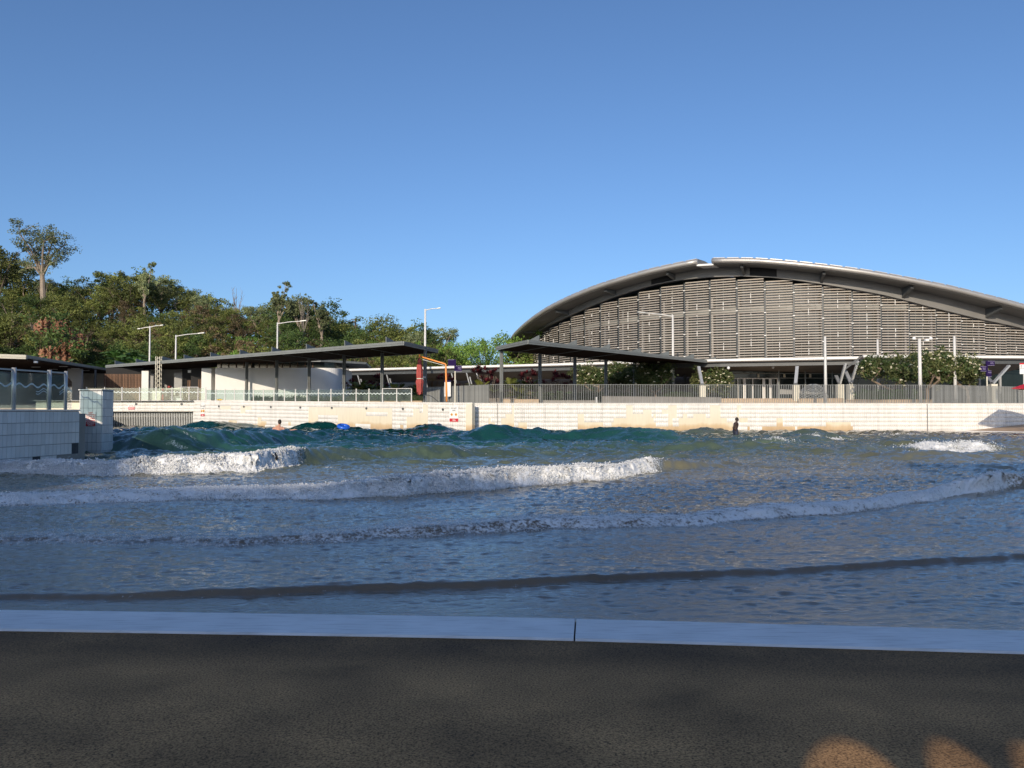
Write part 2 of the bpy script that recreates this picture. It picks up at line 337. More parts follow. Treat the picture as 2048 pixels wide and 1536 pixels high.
class MB:
    def __init__(s): s.v = []; s.f = []
    def add(s, vs, fs):
        n = len(s.v); s.v += [tuple(x) for x in vs]; s.f += [tuple(i + n for i in f) for f in fs]; return s
    def hexa(s, b, t):   # bottom four, top four (counter-clockwise from above)
        return s.add(list(b) + list(t), [(3, 2, 1, 0), (4, 5, 6, 7), (0, 1, 5, 4), (1, 2, 6, 5), (2, 3, 7, 6), (3, 0, 4, 7)])
    def box(s, c, d, rz=0.):
        cx, cy, cz = c; x, y, z = d[0] / 2, d[1] / 2, d[2] / 2; ca, sa = math.cos(rz), math.sin(rz)
        q = [(cx + i * ca - j * sa, cy + i * sa + j * ca) for i, j in ((-x, -y), (x, -y), (x, y), (-x, y))]
        return s.hexa([(a_, b_, cz - z) for a_, b_ in q], [(a_, b_, cz + z) for a_, b_ in q])
    def prism(s, poly, z0, z1):
        n = len(poly); b = [(p[0], p[1], z0) for p in poly]; t = [(p[0], p[1], z1) for p in poly]
        return s.add(b + t, [tuple(range(n - 1, -1, -1)), tuple(range(n, 2 * n))] + [(i, (i + 1) % n, n + (i + 1) % n, n + i) for i in range(n)])
    def beam(s, p, q, wd, hd, up=(0, 0, 1)):   # box section between two points
        p, q = Vector(p), Vector(q); d = (q - p).normalized(); u = Vector(up)
        sd = d.cross(u)
        if sd.length < 1e-4: sd = d.cross(Vector((1, 0, 0)))
        sd.normalize(); u = sd.cross(d); a_, b_ = sd * wd / 2, u * hd / 2
        return s.hexa([p - a_ - b_, p + a_ - b_, q + a_ - b_, q - a_ - b_], [p - a_ + b_, p + a_ + b_, q + a_ + b_, q - a_ + b_])
    def tube(s, pts, rs, n=8, cap=True):
        pts = [Vector(p) for p in pts]
        if not hasattr(rs, '__len__'): rs = [rs] * len(pts)
        base = len(s.v); up = Vector((0, 0, 1)); ref = None
        for i, p in enumerate(pts):
            d = (pts[min(i + 1, len(pts) - 1)] - pts[max(i - 1, 0)]).normalized()
            if ref is None: ref = d.cross(Vector((1, 0, 0)) if abs(d.z) > .8 else up).normalized()
            ref = (ref - d * ref.dot(d)).normalized(); b2 = d.cross(ref)
            for k in range(n):
                t = 2 * math.pi * k / n; s.v.append(tuple(p + (ref * math.cos(t) + b2 * math.sin(t)) * rs[i]))
        for i in range(len(pts) - 1):
            for k in range(n):
                s.f.append((base + i * n + k, base + i * n + (k + 1) % n, base + (i + 1) * n + (k + 1) % n, base + (i + 1) * n + k))
        if cap:
            s.f.append(tuple(base + k for k in range(n - 1, -1, -1))); e_ = base + (len(pts) - 1) * n; s.f.append(tuple(e_ + k for k in range(n)))
        return s
    def lathe(s, c, prof, n=16):
        base = len(s.v)
        for r_, z_ in prof:
            for k in range(n): t = 2 * math.pi * k / n; s.v.append((c[0] + r_ * math.cos(t), c[1] + r_ * math.sin(t), c[2] + z_))
        for i in range(len(prof) - 1):
            for k in range(n): s.f.append((base + i * n + k, base + i * n + (k + 1) % n, base + (i + 1) * n + (k + 1) % n, base + (i + 1) * n + k))
        s.f.append(tuple(base + k for k in range(n - 1, -1, -1))); e_ = base + (len(prof) - 1) * n; s.f.append(tuple(e_ + k for k in range(n)))
        return s
    def ell(s, c, r, n=10, m=7):
        prof = [(math.sin(math.pi * i / m), -math.cos(math.pi * i / m)) for i in range(m + 1)]
        base = len(s.v)
        for r_, z_ in prof:
            r_ = max(r_, .01)
            for k in range(n): t = 2 * math.pi * k / n; s.v.append((c[0] + r[0] * r_ * math.cos(t), c[1] + r[1] * r_ * math.sin(t), c[2] + r[2] * z_))
        for i in range(m):
            for k in range(n): s.f.append((base + i * n + k, base + i * n + (k + 1) % n, base + (i + 1) * n + (k + 1) % n, base + (i + 1) * n + k))
        return s
    def build(s, name, material, parent=None, smooth=False, local=False):
        off = Vector((0, 0, 0)) if (parent is None or local) else wloc(parent)
        me = bpy.data.meshes.new(name)
        me.from_pydata([(x - off.x, y - off.y, z - off.z) for x, y, z in s.v], [], s.f)
        if smooth: me.polygons.foreach_set('use_smooth', np.ones(len(me.polygons), dtype=bool))
        me.update(); me.materials.append(material)
        return link(bpy.data.objects.new(name, me), parent)
def copyto(o, loc, parent):
    c = o.copy(); COL.objects.link(c); c.parent = parent; c.location = loc; return c
def text(parent, body, p, size, material, align='CENTER', rz=0.):
    cu = bpy.data.curves.new('lettering', 'FONT'); cu.body = body; cu.size = size; cu.align_x = align; cu.align_y = 'CENTER'; cu.extrude = .002; cu.offset = size * .012
    cu.materials.append(material)
    tmp = bpy.data.objects.new('tmp', cu); me = bpy.data.meshes.new_from_object(tmp); bpy.data.objects.remove(tmp)
    me.materials.clear(); me.materials.append(material); me.name = 'lettering'
    o = bpy.data.objects.new('lettering', me); link(o, parent)
    o.location = Vector(p) - (wloc(parent) if parent else Vector()); o.rotation_euler = (R(90), 0, rz); return o
# ================================================================== SETTING: ground, apron, kerb, water
tag(MB().box((0, 300, -3.2), (4000, 4000, .4)).build('ground', M['greyconc']), kind='structure')
near = [G(x, y) for x, y in ((-500, 1217), (0, 1222), (512, 1229), (1024, 1237), (1536, 1250), (2048, 1264), (2500, 1278))]
KERB = [Vector((-22, 12.5, 0)), Vector((-12, 8.3, 0))] + near + [Vector(p + (0,)) for p in
        ((8, 5.6), (14, 6.8), (23, 10.2), (33, 18), (40, 30), (43, 44), (41.2, 55.5), (38.3, 61.4), (36.6, 63.9), (34.9, 66.1))]
def resample(pts, step):
    # Catmull-Rom through the points, then even steps
    q = []
    for i in range(len(pts) - 1):
        p0, p1, p2, p3 = pts[max(i - 1, 0)], pts[i], pts[i + 1], pts[min(i + 2, len(pts) - 1)]
        for k in range(12):
            t = k / 12
            q.append(.5 * ((2 * p1) + (p2 - p0) * t + (2 * p0 - 5 * p1 + 4 * p2 - p3) * t * t + (3 * p1 - p0 - 3 * p2 + p3) * t ** 3))
    q.append(pts[-1]); out_ = [q[0]]; acc = 0
    for i in range(1, len(q)):
        acc += (q[i] - q[i - 1]).length
        if acc >= step: out_.append(q[i]); acc = 0
    if (out_[-1] - q[-1]).length > 1e-3: out_.append(q[-1])
    return out_
KP = resample(KERB, .35)
def normal2(i):
    d = KP[min(i + 1, len(KP) - 1)] - KP[max(i - 1, 0)]; d.normalize(); return Vector((d.y, -d.x, 0))   # outward, away from the pool
KN = [normal2(i) for i in range(len(KP))]
def kerb_w(i): return .57 if KP[i].y < 40 else .75
# apron behind the strip
offs = [0.0, .05, .2, .4, .6, .8, 1.1, 1.5, 2.0, 2.7, 3.6, 5, 7, 10, 15, 25, 45]
V = []; D = []
for i, p in enumerate(KP):
    far = max(0, min(1, (p.y - 45) / 10))
    for o_ in offs:
        dd = kerb_w(i) + o_
        q = p + KN[i] * dd
        z = -.004 + (o_ * .004) * (1 - far) + far * (min(o_, 6) * .13)
        V.append((q.x, q.y, z)); D.append(max(0, 1 - o_ / 1.1) * (1 - far))
k = len(offs); Fq = []
for i in range(len(KP) - 1):
    for j in range(k - 1): Fq.append((i * k + j, i * k + j + 1, (i + 1) * k + j + 1, (i + 1) * k + j))
Fq = np.array(Fq); yv = np.array([KP[f[0] // k].y for f in Fq])
fn = Fq[yv < 40]; ff = Fq[yv >= 40]
tag(npmesh('beach_apron', V, fn, M['apron'], attrs={'damp': D}), kind='structure')
tag(npmesh('beach_far_side', V, ff, M['farsand'], attrs={'damp': D}), kind='structure')
# painted kerb strip, cast in lengths with open joints
strip = tag(bpy.data.objects.new('kerb', None), kind='structure'); link(strip)
jp = G(1155, 1265)
ij = min(range(len(KP)), key=lambda i: (KP[i] - jp).length)
cuts = sorted(set([0, len(KP) - 1] + list(range(ij, 0, -20)) + list(range(ij, len(KP) - 1, 20))))
for a_, b_ in zip(cuts[:-1], cuts[1:]):
    m_ = MB(); n_ = b_ - a_ + 1; vs = []
    for i in range(a_, b_ + 1):
        p, nn, ww = KP[i], KN[i], kerb_w(i)
        sh = Vector((0, 0, 0)); tg = Vector((-nn.y, nn.x, 0))
        if i == a_: sh = tg * .006
        if i == b_: sh = tg * -.006
        for o_, z_ in ((0.012, -.25), (0.0, .0), (.012, .012), (ww - .012, .012), (ww, 0.0), (ww, -.25)):
            q = p + nn * o_ + sh; vs.append((q.x, q.y, z_))
    fs = []
    for i in range(n_ - 1):
        for j in range(5): fs.append((i * 6 + j, i * 6 + j + 1, (i + 1) * 6 + j + 1, (i + 1) * 6 + j))
    fs += [tuple(range(5, -1, -1)), tuple((n_ - 1) * 6 + j for j in range(6))]
    m_.add(vs, fs).build('kerb_segment', M['strip'], strip)
# terrace and decks
WA_R, WA_L = XY(945, 62.6), XY(387, 80.0)      # left pool wall, right and left ends
WA_ZR, WA_ZL = 2.17, 2.56
WB_L, WB_R = XY(930, 63.9), (60.0, 66.9)       # right pool wall
WB_Z = 2.15
m_ = MB().prism([(-300, 81.2), (-48, 81.2), (WA_L[0], 81.2), (WA_R[0] - 1.0, WA_R[1] + 1.6), (WB_L[0], WB_L[1] + .5), (WB_R[0], WB_R[1] + .5), (300, 68), (300, 420), (-300, 420)], 1.0, 2.12)
tag(m_.build('terrace', M['greyconc']), kind='structure')
NW0, NW1 = Vector((-14.16, 22.6, 0)), Vector((-13.62, 26.05, 0))      # near side wall, runs away from the camera
m_ = MB().prism([(-15.1, 16), (-14.4, 22.6), (-13.9, 26.05), (-13.9, 27), (-16.75, 31.7), (-16.9, 33), (-40.2, 80), (-60, 80), (-60, 16)], -2.5, 1.5)
tag(m_.build('side_deck', M['greyconc']), kind='structure')
tag(MB().add([(-60, 5.5, -.4), (60, 5.5, -.4), (60, 84, -2.4), (-60, 84, -2.4)], [(0, 1, 2, 3)]).build('pool_floor', M['farsand']), kind='structure')

# ------------------------------------------------------------------ water surface
NF = 512
def band(seed, dom, l0, l1, spread):
    r_ = np.random.default_rng(seed); kx = np.fft.fftfreq(NF, dom / NF)[:, None]; ky = np.fft.fftfreq(NF, dom / NF)[None, :]
    kk = np.hypot(kx, ky); kk[0, 0] = 1e-6; lam = 1 / kk
    wgt = np.exp(-((np.log(lam) - math.log(math.sqrt(l0 * l1))) / (math.log(l1 / l0) / 2)) ** 2) * lam ** 1.4
    ang = np.abs(ky) / kk; wgt = wgt * (spread + (1 - spread) * ang ** 4)
    s_ = np.fft.ifft2(wgt * (r_.normal(size=(NF, NF)) + 1j * r_.normal(size=(NF, NF)))).real
    s_ /= s_.std(); return s_, dom
BA = band(1, 48, 1.6, 6.0, .25); BB = band(2, 17, .35, 1.5, .3); BC = band(3, 6.5, .07, .35, .3)
def samp(bd, X, Y):
    s_, dom = bd; fx = (X / dom * NF) % NF; fy = (Y / dom * NF) % NF
    i = np.floor(fx).astype(int); j = np.floor(fy).astype(int); tx = fx - i; ty = fy - j; i %= NF; j %= NF; i2 = (i + 1) % NF; j2 = (j + 1) % NF
    return (s_[i, j] * (1 - tx) + s_[i2, j] * tx) * (1 - ty) + (s_[i, j2] * (1 - tx) + s_[i2, j2] * tx) * ty
KPa = np.array([(p.x, p.y) for p in KP[::3]])
KCX = np.array([p.x for p in KP if p.y < 13 and p.x < 25]); KCY = np.array([p.y for p in KP if p.y < 13 and p.x < 25])
def kdist(X, Y):
    d = np.full(X.shape, 1e9)
    for q in KPa: d = np.minimum(d, (X - q[0]) ** 2 + (Y - q[1]) ** 2)
    return np.sqrt(d)
def YG(py): return EYE * F / (py - 821.0)
WAVES = [  # foot line in photo points, height, front length, back length, foam by column
    dict(b=[(-300, 1197), (0, 1192), (342, 1185), (700, 1178), (992, 1170), (1350, 1150), (1690, 1136), (2048, 1113), (2400, 1090)], h=[(0, .034), (700, .042), (2048, .046)], wf=.08, wb=1.3, foam=[(0, .0)]),
    dict(b=[(-300, 1092), (0, 1087), (650, 1077), (821, 1069), (992, 1061), (1350, 1047), (1519, 1037), (1690, 1023), (1861, 999), (2015, 975), (2300, 960)],
         h=[(0, .05), (650, .06), (1000, .08), (1350, .09), (1690, .13), (1861, .20), (1985, .29), (2040, .20), (2200, .06)], wf=.30, wb=1.7,
         foam=[(0, .36), (500, .40), (900, .5), (1350, .65), (1700, .85), (1900, 1.), (1990, 1.), (2040, .4), (2065, 0)]),
    dict(b=[(-300, 1012), (0, 1008), (239, 1003), (478, 996), (700, 989), (855, 984), (1060, 972), (1200, 958), (1327, 941), (1450, 932), (1700, 925)],
         h=[(0, .09), (350, .12), (700, .19), (1000, .27), (1163, .29), (1300, .30), (1345, .22), (1450, .12), (1700, 0)], wf=.45, wb=2.2,
         foam=[(0, .75), (350, .8), (700, .95), (850, 1), (1270, 1), (1300, .75), (1334, 0)]),
    dict(b=[(-300, 944), (0, 943), (205, 949), (393, 945), (513, 942), (608, 928), (700, 923), (800, 918), (950, 915), (1100, 912), (1300, 905)],
         h=[(0, .20), (200, .27), (400, .32), (585, .40), (630, .36), (700, .33), (780, .40), (900, .34), (1000, .2), (1300, 0)], wf=.55, wb=2.2,
         foam=[(0, 1), (540, 1), (585, .8), (618, 0)], wf2=[(600, .55), (680, 1.3)]),
    dict(b=[(60, 902), (205, 903), (342, 905), (500, 896), (620, 886), (700, 880), (800, 876)],
         h=[(60, .4), (205, .62), (342, .86), (430, .80), (520, .55), (620, .33), (800, 0)], wf=2.4, wb=2.0, foam=[(0, 0)]),
    dict(b=[(600, 888), (700, 886), (900, 884), (1050, 880), (1300, 882), (1500, 886)], h=[(600, 0), (700, .28), (800, .18), (1000, .3), (1200, .26), (1350, .12), (1500, 0)], wf=1.5, wb=2.2, foam=[(0, 0)]),
]
for w_ in WAVES:
    w_['bx'] = np.array([p[0] for p in w_['b']], float); w_['bY'] = np.array([YG(p[1]) for p in w_['b']])
    w_['hx'], w_['hv'] = np.array([p[0] for p in w_['h']], float), np.array([p[1] for p in w_['h']])
    w_['fx'], w_['fv'] = np.array([p[0] for p in w_['foam']], float), np.array([p[1] for p in w_['foam']])
BUMPS = [(557, 47.6, .44, 2.0, 1.9), (688, 58.6, .36, 1.8, 1.6), (1470, 52.5, .15, 1.6, 1.5), (425, 73, .62, 3.2, 2.2), (330, 58, .35, 3, 2.5), (520, 56, .3, 3, 2), (614, 65, .55, 1.6, 1.6), (660, 66, .4, 1.2, 1.4), (690, 52, .3, 3, 2), (770, 56, .25, 2.5, 2), (862, 58, .62, 1.6, 1.8), (990, 52, .35, 2.6, 1.8),
         (1010, 45, .42, 2.0, 1.6), (1100, 49, .38, 2.4, 1.8), (1275, 45, .52, 2.6, 2.0), (1415, 57, .45, 1.6, 1.6), (1580, 41, .42, 2.0, 1.6), (1620, 45, .55, 1.8, 1.6), (1540, 37, .22, 2.2, 1.5), (1795, 57, .22, 2.5, 1.5),
         (1850, 35, .42, 1.6, 1.2), (1930, 33.5, .26, 1.8, 1.2), (1690, 33, .15, 3, 1.4), (1430, 34, .26, 2.6, 1.5), (1170, 35, .22, 3, 1.8), (1000, 33, .2, 2.5, 1.6), (1860, 28, .2, 2.2, 1.0), (1990, 23.2, .12, 2, 1)]
CAPS = [(1245, 42.5, .5, .25, .9), (1542, 37.6, .9, .5, 1.), (1624, 43.6, 1.1, .5, 1.), (1662, 43.0, .8, .35, .8), (1862, 33.4, .9, .55, 1.2), (1905, 32.3, .9, .5, 1.2), (1945, 33.0, .8, .45, 1.0), (1800, 54.5, 1.0, .5, .7), (235, 40.0, 1.0, .9, 1.), (250, 36.5, 1.1, .9, .7), (640, 64, .7, .4, .5)]
def water(X, Y, full=True):
    px = 1024 + F * X / np.maximum(Y, .1)
    kd = kdist(X, Y); deep = np.clip((kd - 1.0) / 24, 0, 1)
    left = np.clip((1500 - px) / 900, 0, 1)
    z = np.full(X.shape, -.016); foam = np.zeros(X.shape)
    z += samp(BA, X, Y) * .085 * np.clip((Y - 22) / 14, 0, 1) * np.clip((kd - 2) / 14, 0, 1) * (.55 + .45 * left)
    z += samp(BB, X, Y) * (.0026 + .04 * np.clip((Y - 16) / 18, 0, 1)) * np.clip(kd / 2, .15, 1)
    z += samp(BC, X, Y) * (.0038 + .0070 * np.clip((Y - 10) / 12, 0, 1)) * np.clip(kd / 1.0, .15, 1)
    # wobble makes the fronts ragged
    wob = samp(BC, X * .9, 5 + 0 * Y) * .012 + samp(BB, X * .7, 3.3 + 0 * Y) * .10 + samp(BA, X * .8, 7 + 0 * Y) * .10 + samp(BC, X * .5, 1 + 0 * Y) * .02
    fr = samp(BC, X * .5, Y * .5) * .5 + samp(BB, X * 2.3, Y * 2.3) * .5
    for w_ in WAVES:
        wf = w_['wf'] if 'wf2' not in w_ else np.interp(px, [p[0] for p in w_['wf2']], [p[1] for p in w_['wf2']])
        sc_ = np.clip(w_['wf'] / .4, .25, 1.2)
        Yc = np.interp(px, w_['bx'], w_['bY']) + wf + wob * sc_
        h = np.interp(px, w_['hx'], w_['hv']); h = np.where((px < w_['bx'][0]) | (px > w_['bx'][-1]), 0, h)
        h = h * (1 + .12 * samp(BA, X * 1.3, 2 + 0 * Y))
        s_ = Y - Yc
        t = np.clip(1 + s_ / wf, 0, 1); front = t * t * (3 - 2 * t)
        z += h * np.where(s_ < 0, front, np.exp(-(np.maximum(s_, 0) / w_['wb']) ** 2))
        f_ = np.interp(px, w_['fx'], w_['fv'])
        fm = f_ * np.where(s_ < 0, np.clip((1 + s_ / (wf * 1.15)) * 4, 0, 1), np.exp(-(np.maximum(s_ - .1, 0) / .75) ** 2))
        foam = np.maximum(foam, fm * (.76 + .2 * np.clip(fr, -1, 1))); foam = np.maximum(foam, f_ * .36 * np.where(s_ > 0, np.exp(-np.maximum(s_, 0) / 1.7), 0) * np.clip(.75 + .5 * samp(BB, X * .5, Y * .9), 0, 1.3)); z += fm * np.abs(fr) * .035 * np.clip(h / .3, .2, 1.2)
    for (bx, bY, h, wx, wy) in BUMPS:
        x0 = (bx - 1024) / F * bY; dx = (X - x0) / wx; dy = (Y - bY - .25 * wx * np.abs(dx)) ; sh = np.where(dy < 0, wy * .7, wy * 1.25)
        z += h * np.exp(-dx * dx) * np.exp(-(dy / sh) ** 2)
    for (bx, bY, wx, wy, st) in CAPS:
        x0 = (bx - 1024) / F * bY; fm = np.clip(st * 1.3 * np.exp(-((X - x0) / wx) ** 2 - ((Y - bY) / wy) ** 2), 0, 1); foam = np.maximum(foam, fm * .75)
        z += fm * np.abs(fr) * .05
    # loose streaks of bubbles behind the breakers
    streak = np.clip(samp(BB, X * .6 + 5, Y * 1.3) * .5 - .55, 0, .4) * np.clip((Y - 10) / 6, 0, 1) * np.clip((46 - Y) / 12, 0, 1) * np.clip((1500 - px) / 700, .1, 1)
    foam = np.maximum(foam, streak * .75)
    dep = np.clip((kd - 4) / 40, 0, 1) * .75 + np.clip((kd - 8) / 26, 0, 1) * left * .45
    dep = np.where(kd < 7, np.clip(kd / 7, 0, 1) * .0, dep)
    return z, foam, np.clip(dep, 0, 1), kd
def wz(x, y): return float(water(np.array([float(x)]), np.array([float(y)]))[0][0])
NC, NR = 860, 640
us = np.linspace(-.9, .86, NC); tv = np.linspace(0, 1, NR)
UU, TT = np.meshgrid(us, tv, indexing='ij')
order = np.argsort(KCX / KCY); ku = (KCX / KCY)[order]; ky_ = KCY[order]
Y0 = np.interp(us, ku, ky_)[:, None] - .002
YY = Y0 * (90.0 / Y0) ** TT; XX = UU * YY
Z, FO, DE, KD = water(XX, YY)
Z = np.where(KD < .5, np.minimum(Z, -.006), Z)
Z = np.where((XX > 30) & (YY > 55), Z * np.clip(KD / 6, .1, 1) - .02, Z)
idx = np.arange(NC * NR).reshape(NC, NR)
Fq = np.stack([idx[:-1, :-1], idx[1:, :-1], idx[1:, 1:], idx[:-1, 1:]], -1).reshape(-1, 4)
bil = FO * np.clip(Z / .25, 0, 1.3)          # billows: the foam rolls forward in lumps
YD = YY - bil * (.055 * samp(BC, XX * .45, Z * 1.6 + YY * .2) + .075 * samp(BB, XX * 1.6, Z * 4 + 3)); XD = XX + bil * .04 * samp(BC, XX * .5 + 2, Z * 2 + 1)
V = np.stack([XD, YD, Z], -1).reshape(-1, 3)
wob_ = npmesh('water', V, Fq, M['water'], smooth=True, attrs={'foam': FO.ravel(), 'depth': DE.ravel()})
tag(wob_, 'churning green pool water with wave fronts rolling to the beach', 'water', kind='structure')
# ------------------------------------------------------------------ foam: clots and spray
OCT = np.array([(1, 0, 0), (-1, 0, 0), (0, 1, 0), (0, -1, 0), (0, 0, 1), (0, 0, -1)], float)
OCF = np.array([(0, 2, 4), (2, 1, 4), (1, 3, 4), (3, 0, 4), (2, 0, 5), (1, 2, 5), (3, 1, 5), (0, 3, 5)])
def blobs(name, C, S, label):
    n = len(C); r_ = np.random.default_rng(5); q, _ = np.linalg.qr(r_.normal(size=(n, 3, 3)))
    Vb = np.einsum('vk,nkj->nvj', OCT, q) * S[:, None, None] * r_.uniform(.5, 1.5, (n, 6, 1)) + C[:, None, :]
    Fb = OCF[None] + (np.arange(n) * 6)[:, None, None]
    return tag(npmesh(name, Vb.reshape(-1, 3), Fb.reshape(-1, 3), M['foam'], smooth=True), label, 'foam', kind='stuff')
def breaker(wi, n, p0, p1, label, size):
    w_ = WAVES[wi]; r_ = np.random.default_rng(40 + wi)
    px = r_.uniform(p0, p1, n * 3); keep = r_.random(n * 3) < np.interp(px, w_['fx'], w_['fv']) ** 1.8; px = px[keep][:n]; m = len(px)
    bY = np.interp(px, w_['bx'], w_['bY']); h = np.interp(px, w_['hx'], w_['hv'])
    Y = bY + w_['wf'] * r_.uniform(-.25, 1.5, m) + np.abs(r_.normal(0, .35, m)) * (r_.random(m) < .4); X = (px - 1024) / F * Y
    wobx = samp(BB, X * .7, 3.3 + 0 * Y) * .10 + samp(BA, X * .8, 7 + 0 * Y) * .10
    Y = Y + wobx * np.clip(w_['wf'] / .4, .25, 1.2)
    lump = np.clip(.55 + .5 * samp(BB, X * 1.1, Y * 1.1) + .35 * samp(BA, X * 1.6, 9 + 0 * Y), .05, 1.9)
    Zs = water(X, Y)[0]; hs = np.clip(h / .35, .2, 1.4)
    S = size * np.exp(np.clip(r_.normal(0, .45, m), -1.2, .75)) * (.7 + .3 * hs)
    Y = Y - np.abs(r_.normal(0, .05, m)) * hs * lump
    Zs = Zs - .004 + np.abs(r_.normal(0, 1, m)) * .022 * hs * lump
    sp = r_.random(m) < .02; Zs = Zs + sp * r_.exponential(.06, m) * hs * lump; S = np.where(sp, S * .55, S)
    return blobs('wave_foam', np.stack([X, Y, Zs], -1), S, label)
breaker(3, 30000, -60, 618, 'thick white foam of the breaker rolling past the tiled side wall', .013)
breaker(2, 32000, -60, 1335, 'long white foam front across the middle of the pool, highest at its right end', .011)
breaker(1, 17000, -60, 2050, 'low bubbly foam front in the shaded shallows, rising at its right end', .0062)
cc = []; ss = []; r_ = np.random.default_rng(77)
for (bx, bY, wx, wy, st) in CAPS:
    n = int(900 * st); x0 = (bx - 1024) / F * bY
    X = x0 + r_.normal(0, wx * .62, n); Y = bY + r_.normal(0, wy * .6, n)
    Zc = water(X, Y)[0] + np.abs(r_.normal(0, .035, n)); cc.append(np.stack([X, Y, Zc], -1)); ss.append(.014 * np.exp(r_.normal(0, .4, n)))
blobs('wave_foam', np.concatenate(cc), np.concatenate(ss), 'scattered small whitecaps out near the far wall')

# ================================================================== POOL WALLS
TW, TH, GAP = .165, .33, .0085
def c2(x0, x1, y0, y1): return (x0 / 4.655 + 400, x1 / 4.655 + 400, y0 / 4.655 + 660, y1 / 4.655 + 660)
def c3(x0, x1, y0, y1): return (x0 / 4.655 + 800, x1 / 4.655 + 800, y0 / 4.655 + 660, y1 / 4.655 + 660)
def c4(x0, x1, y0, y1): return (x0 / 4.655 + 1200, x1 / 4.655 + 1200, y0 / 4.655 + 660, y1 / 4.655 + 660)
def c5(x0, x1, y0, y1): return (x0 / 4.655 + 1608, x1 / 4.655 + 1608, y0 / 4.655 + 660, y1 / 4.655 + 660)
BARE = [c2(195, 290, 697, 745), c2(375, 420, 725, 775), c2(420, 480, 725, 745), c2(265, 345, 825, 900), c2(540, 575, 810, 850), c2(540, 615, 845, 900), c2(440, 590, 870, 930),
        c2(1005, 1105, 718, 920), c2(1105, 1245, 718, 780), c2(1250, 1545, 718, 800), c2(1550, 1790, 718, 780), c2(1280, 1740, 795, 860), c2(1265, 1450, 850, 940), c2(1590, 1790, 850, 940), c2(1740, 1790, 780, 850),
        c2(1930, 2048, 825, 940), c2(1985, 2048, 750, 830), c2(820, 850, 845, 900), c2(700, 720, 870, 930),
        c3(65, 255, 825, 960), c3(120, 180, 752, 830), c3(180, 255, 785, 830), c3(215, 265, 690, 790), c3(0, 30, 890, 960),
        c3(820, 885, 862, 960), c3(820, 842, 822, 865), c3(885, 905, 900, 960), c3(945, 1065, 822, 960), c3(975, 1065, 785, 825), c3(1035, 1065, 710, 790), c3(1110, 1185, 862, 925), c3(1075, 1110, 900, 925),
        c3(1650, 1895, 865, 930), c3(1650, 1720, 787, 870), c3(1980, 2050, 830, 960), c3(1250, 2050, 940, 980),
        c4(0, 35, 865, 960), c4(35, 115, 905, 960), c4(115, 515, 865, 960), c4(135, 500, 826, 870), c4(250, 305, 712, 830), c4(305, 402, 787, 830), c4(402, 480, 748, 830), c4(500, 520, 790, 830),
        c4(580, 640, 750, 785), c4(635, 712, 712, 830), c4(635, 672, 825, 905), c4(520, 740, 905, 960), c4(740, 1180, 826, 960), c4(775, 810, 790, 830), c4(870, 985, 790, 830), c4(1030, 1120, 712, 830),
        c4(1180, 1232, 868, 960), c4(1280, 1300, 712, 830), c4(1300, 1315, 712, 745), c4(1295, 1375, 826, 862), c4(1380, 1396, 905, 960), c4(1232, 1500, 945, 990), c4(1500, 1820, 905, 960), c4(1650, 1705, 826, 910), c4(1835, 2050, 905, 960),
        c5(0, 215, 905, 960), c5(215, 440, 866, 960), c5(440, 462, 905, 960)]
def tiles_joined(name, A, B, zt, zb, parent, n_out, skip=True, wstep=TW):
    A, B = Vector((A[0], A[1], 0)), Vector((B[0], B[1], 0)); L = (B - A).length; d = (B - A) / L
    nc = int(L / wstep); vs = []; fs = []; ti = []
    rnd = random.Random(3)
    for c in range(nc):
        band_ = .5 + .5 * math.sin(c * .9 + 3 * math.sin(c * .37)); dark = rnd.random() < .12
        gp = .0058; x0, x1 = c * wstep + gp / 2, (c + 1) * wstep - gp / 2
        z1, z0 = zt(x0 / L), zb(x0 / L); row = 0
        first = .14
        zz = z1
        while zz > z0:
            hh = first if row == 0 else TH
            za, zb_ = zz - gp / 2, max(zz - hh + gp / 2, z0)
            zz -= hh; row += 1
            if za - zb_ < .03: continue
            cp = A + d * (x0 + x1) / 2
            if skip:
                px, py = proj(cp.x, cp.y, (za + zb_) / 2)
                if any(r_[0] < px < r_[1] and r_[2] < py < r_[3] for r_ in BARE): continue
            o1 = .0045 + rnd.uniform(-.001, .001); b0 = len(vs)
            for xx, z_ in ((x0, zb_), (x1, zb_), (x1, za), (x0, za)):
                q = A + d * xx; vs.append((q.x, q.y, z_)); 
            for xx, z_ in ((x0 + .002, zb_ + .002), (x1 - .002, zb_ + .002), (x1 - .002, za - .002), (x0 + .002, za - .002)):
                q = A + d * xx + n_out * o1; vs.append((q.x, q.y, z_))
            fs += [(b0 + 4, b0 + 5, b0 + 6, b0 + 7)] + [(b0 + i, b0 + (i + 1) % 4, b0 + 4 + (i + 1) % 4, b0 + 4 + i) for i in range(4)]
            t_ = min(1, max(0, .5 + .30 * (band_ - .5) + rnd.uniform(-.16, .16) - (.38 if dark else 0))); ti += [t_] * 8
    o = npmesh(name, vs, fs, M['tile'], parent, attrs={'tint': ti}); tag(o, kind='stuff'); return o
def wallbody(A, B, zt0, zt1, zb, n_out, th, material, name, parent):
    A, B = Vector((A[0], A[1], 0)), Vector((B[0], B[1], 0)); q = n_out * -th
    pl = [A, B, B + q, A + q]
    b = [(p.x, p.y, zb) for p in pl]; t = [(p.x, p.y, z_) for p, z_ in zip(pl, (zt0, zt1, zt1, zt0))]
    return MB().hexa(b, t).build(name, material, parent)
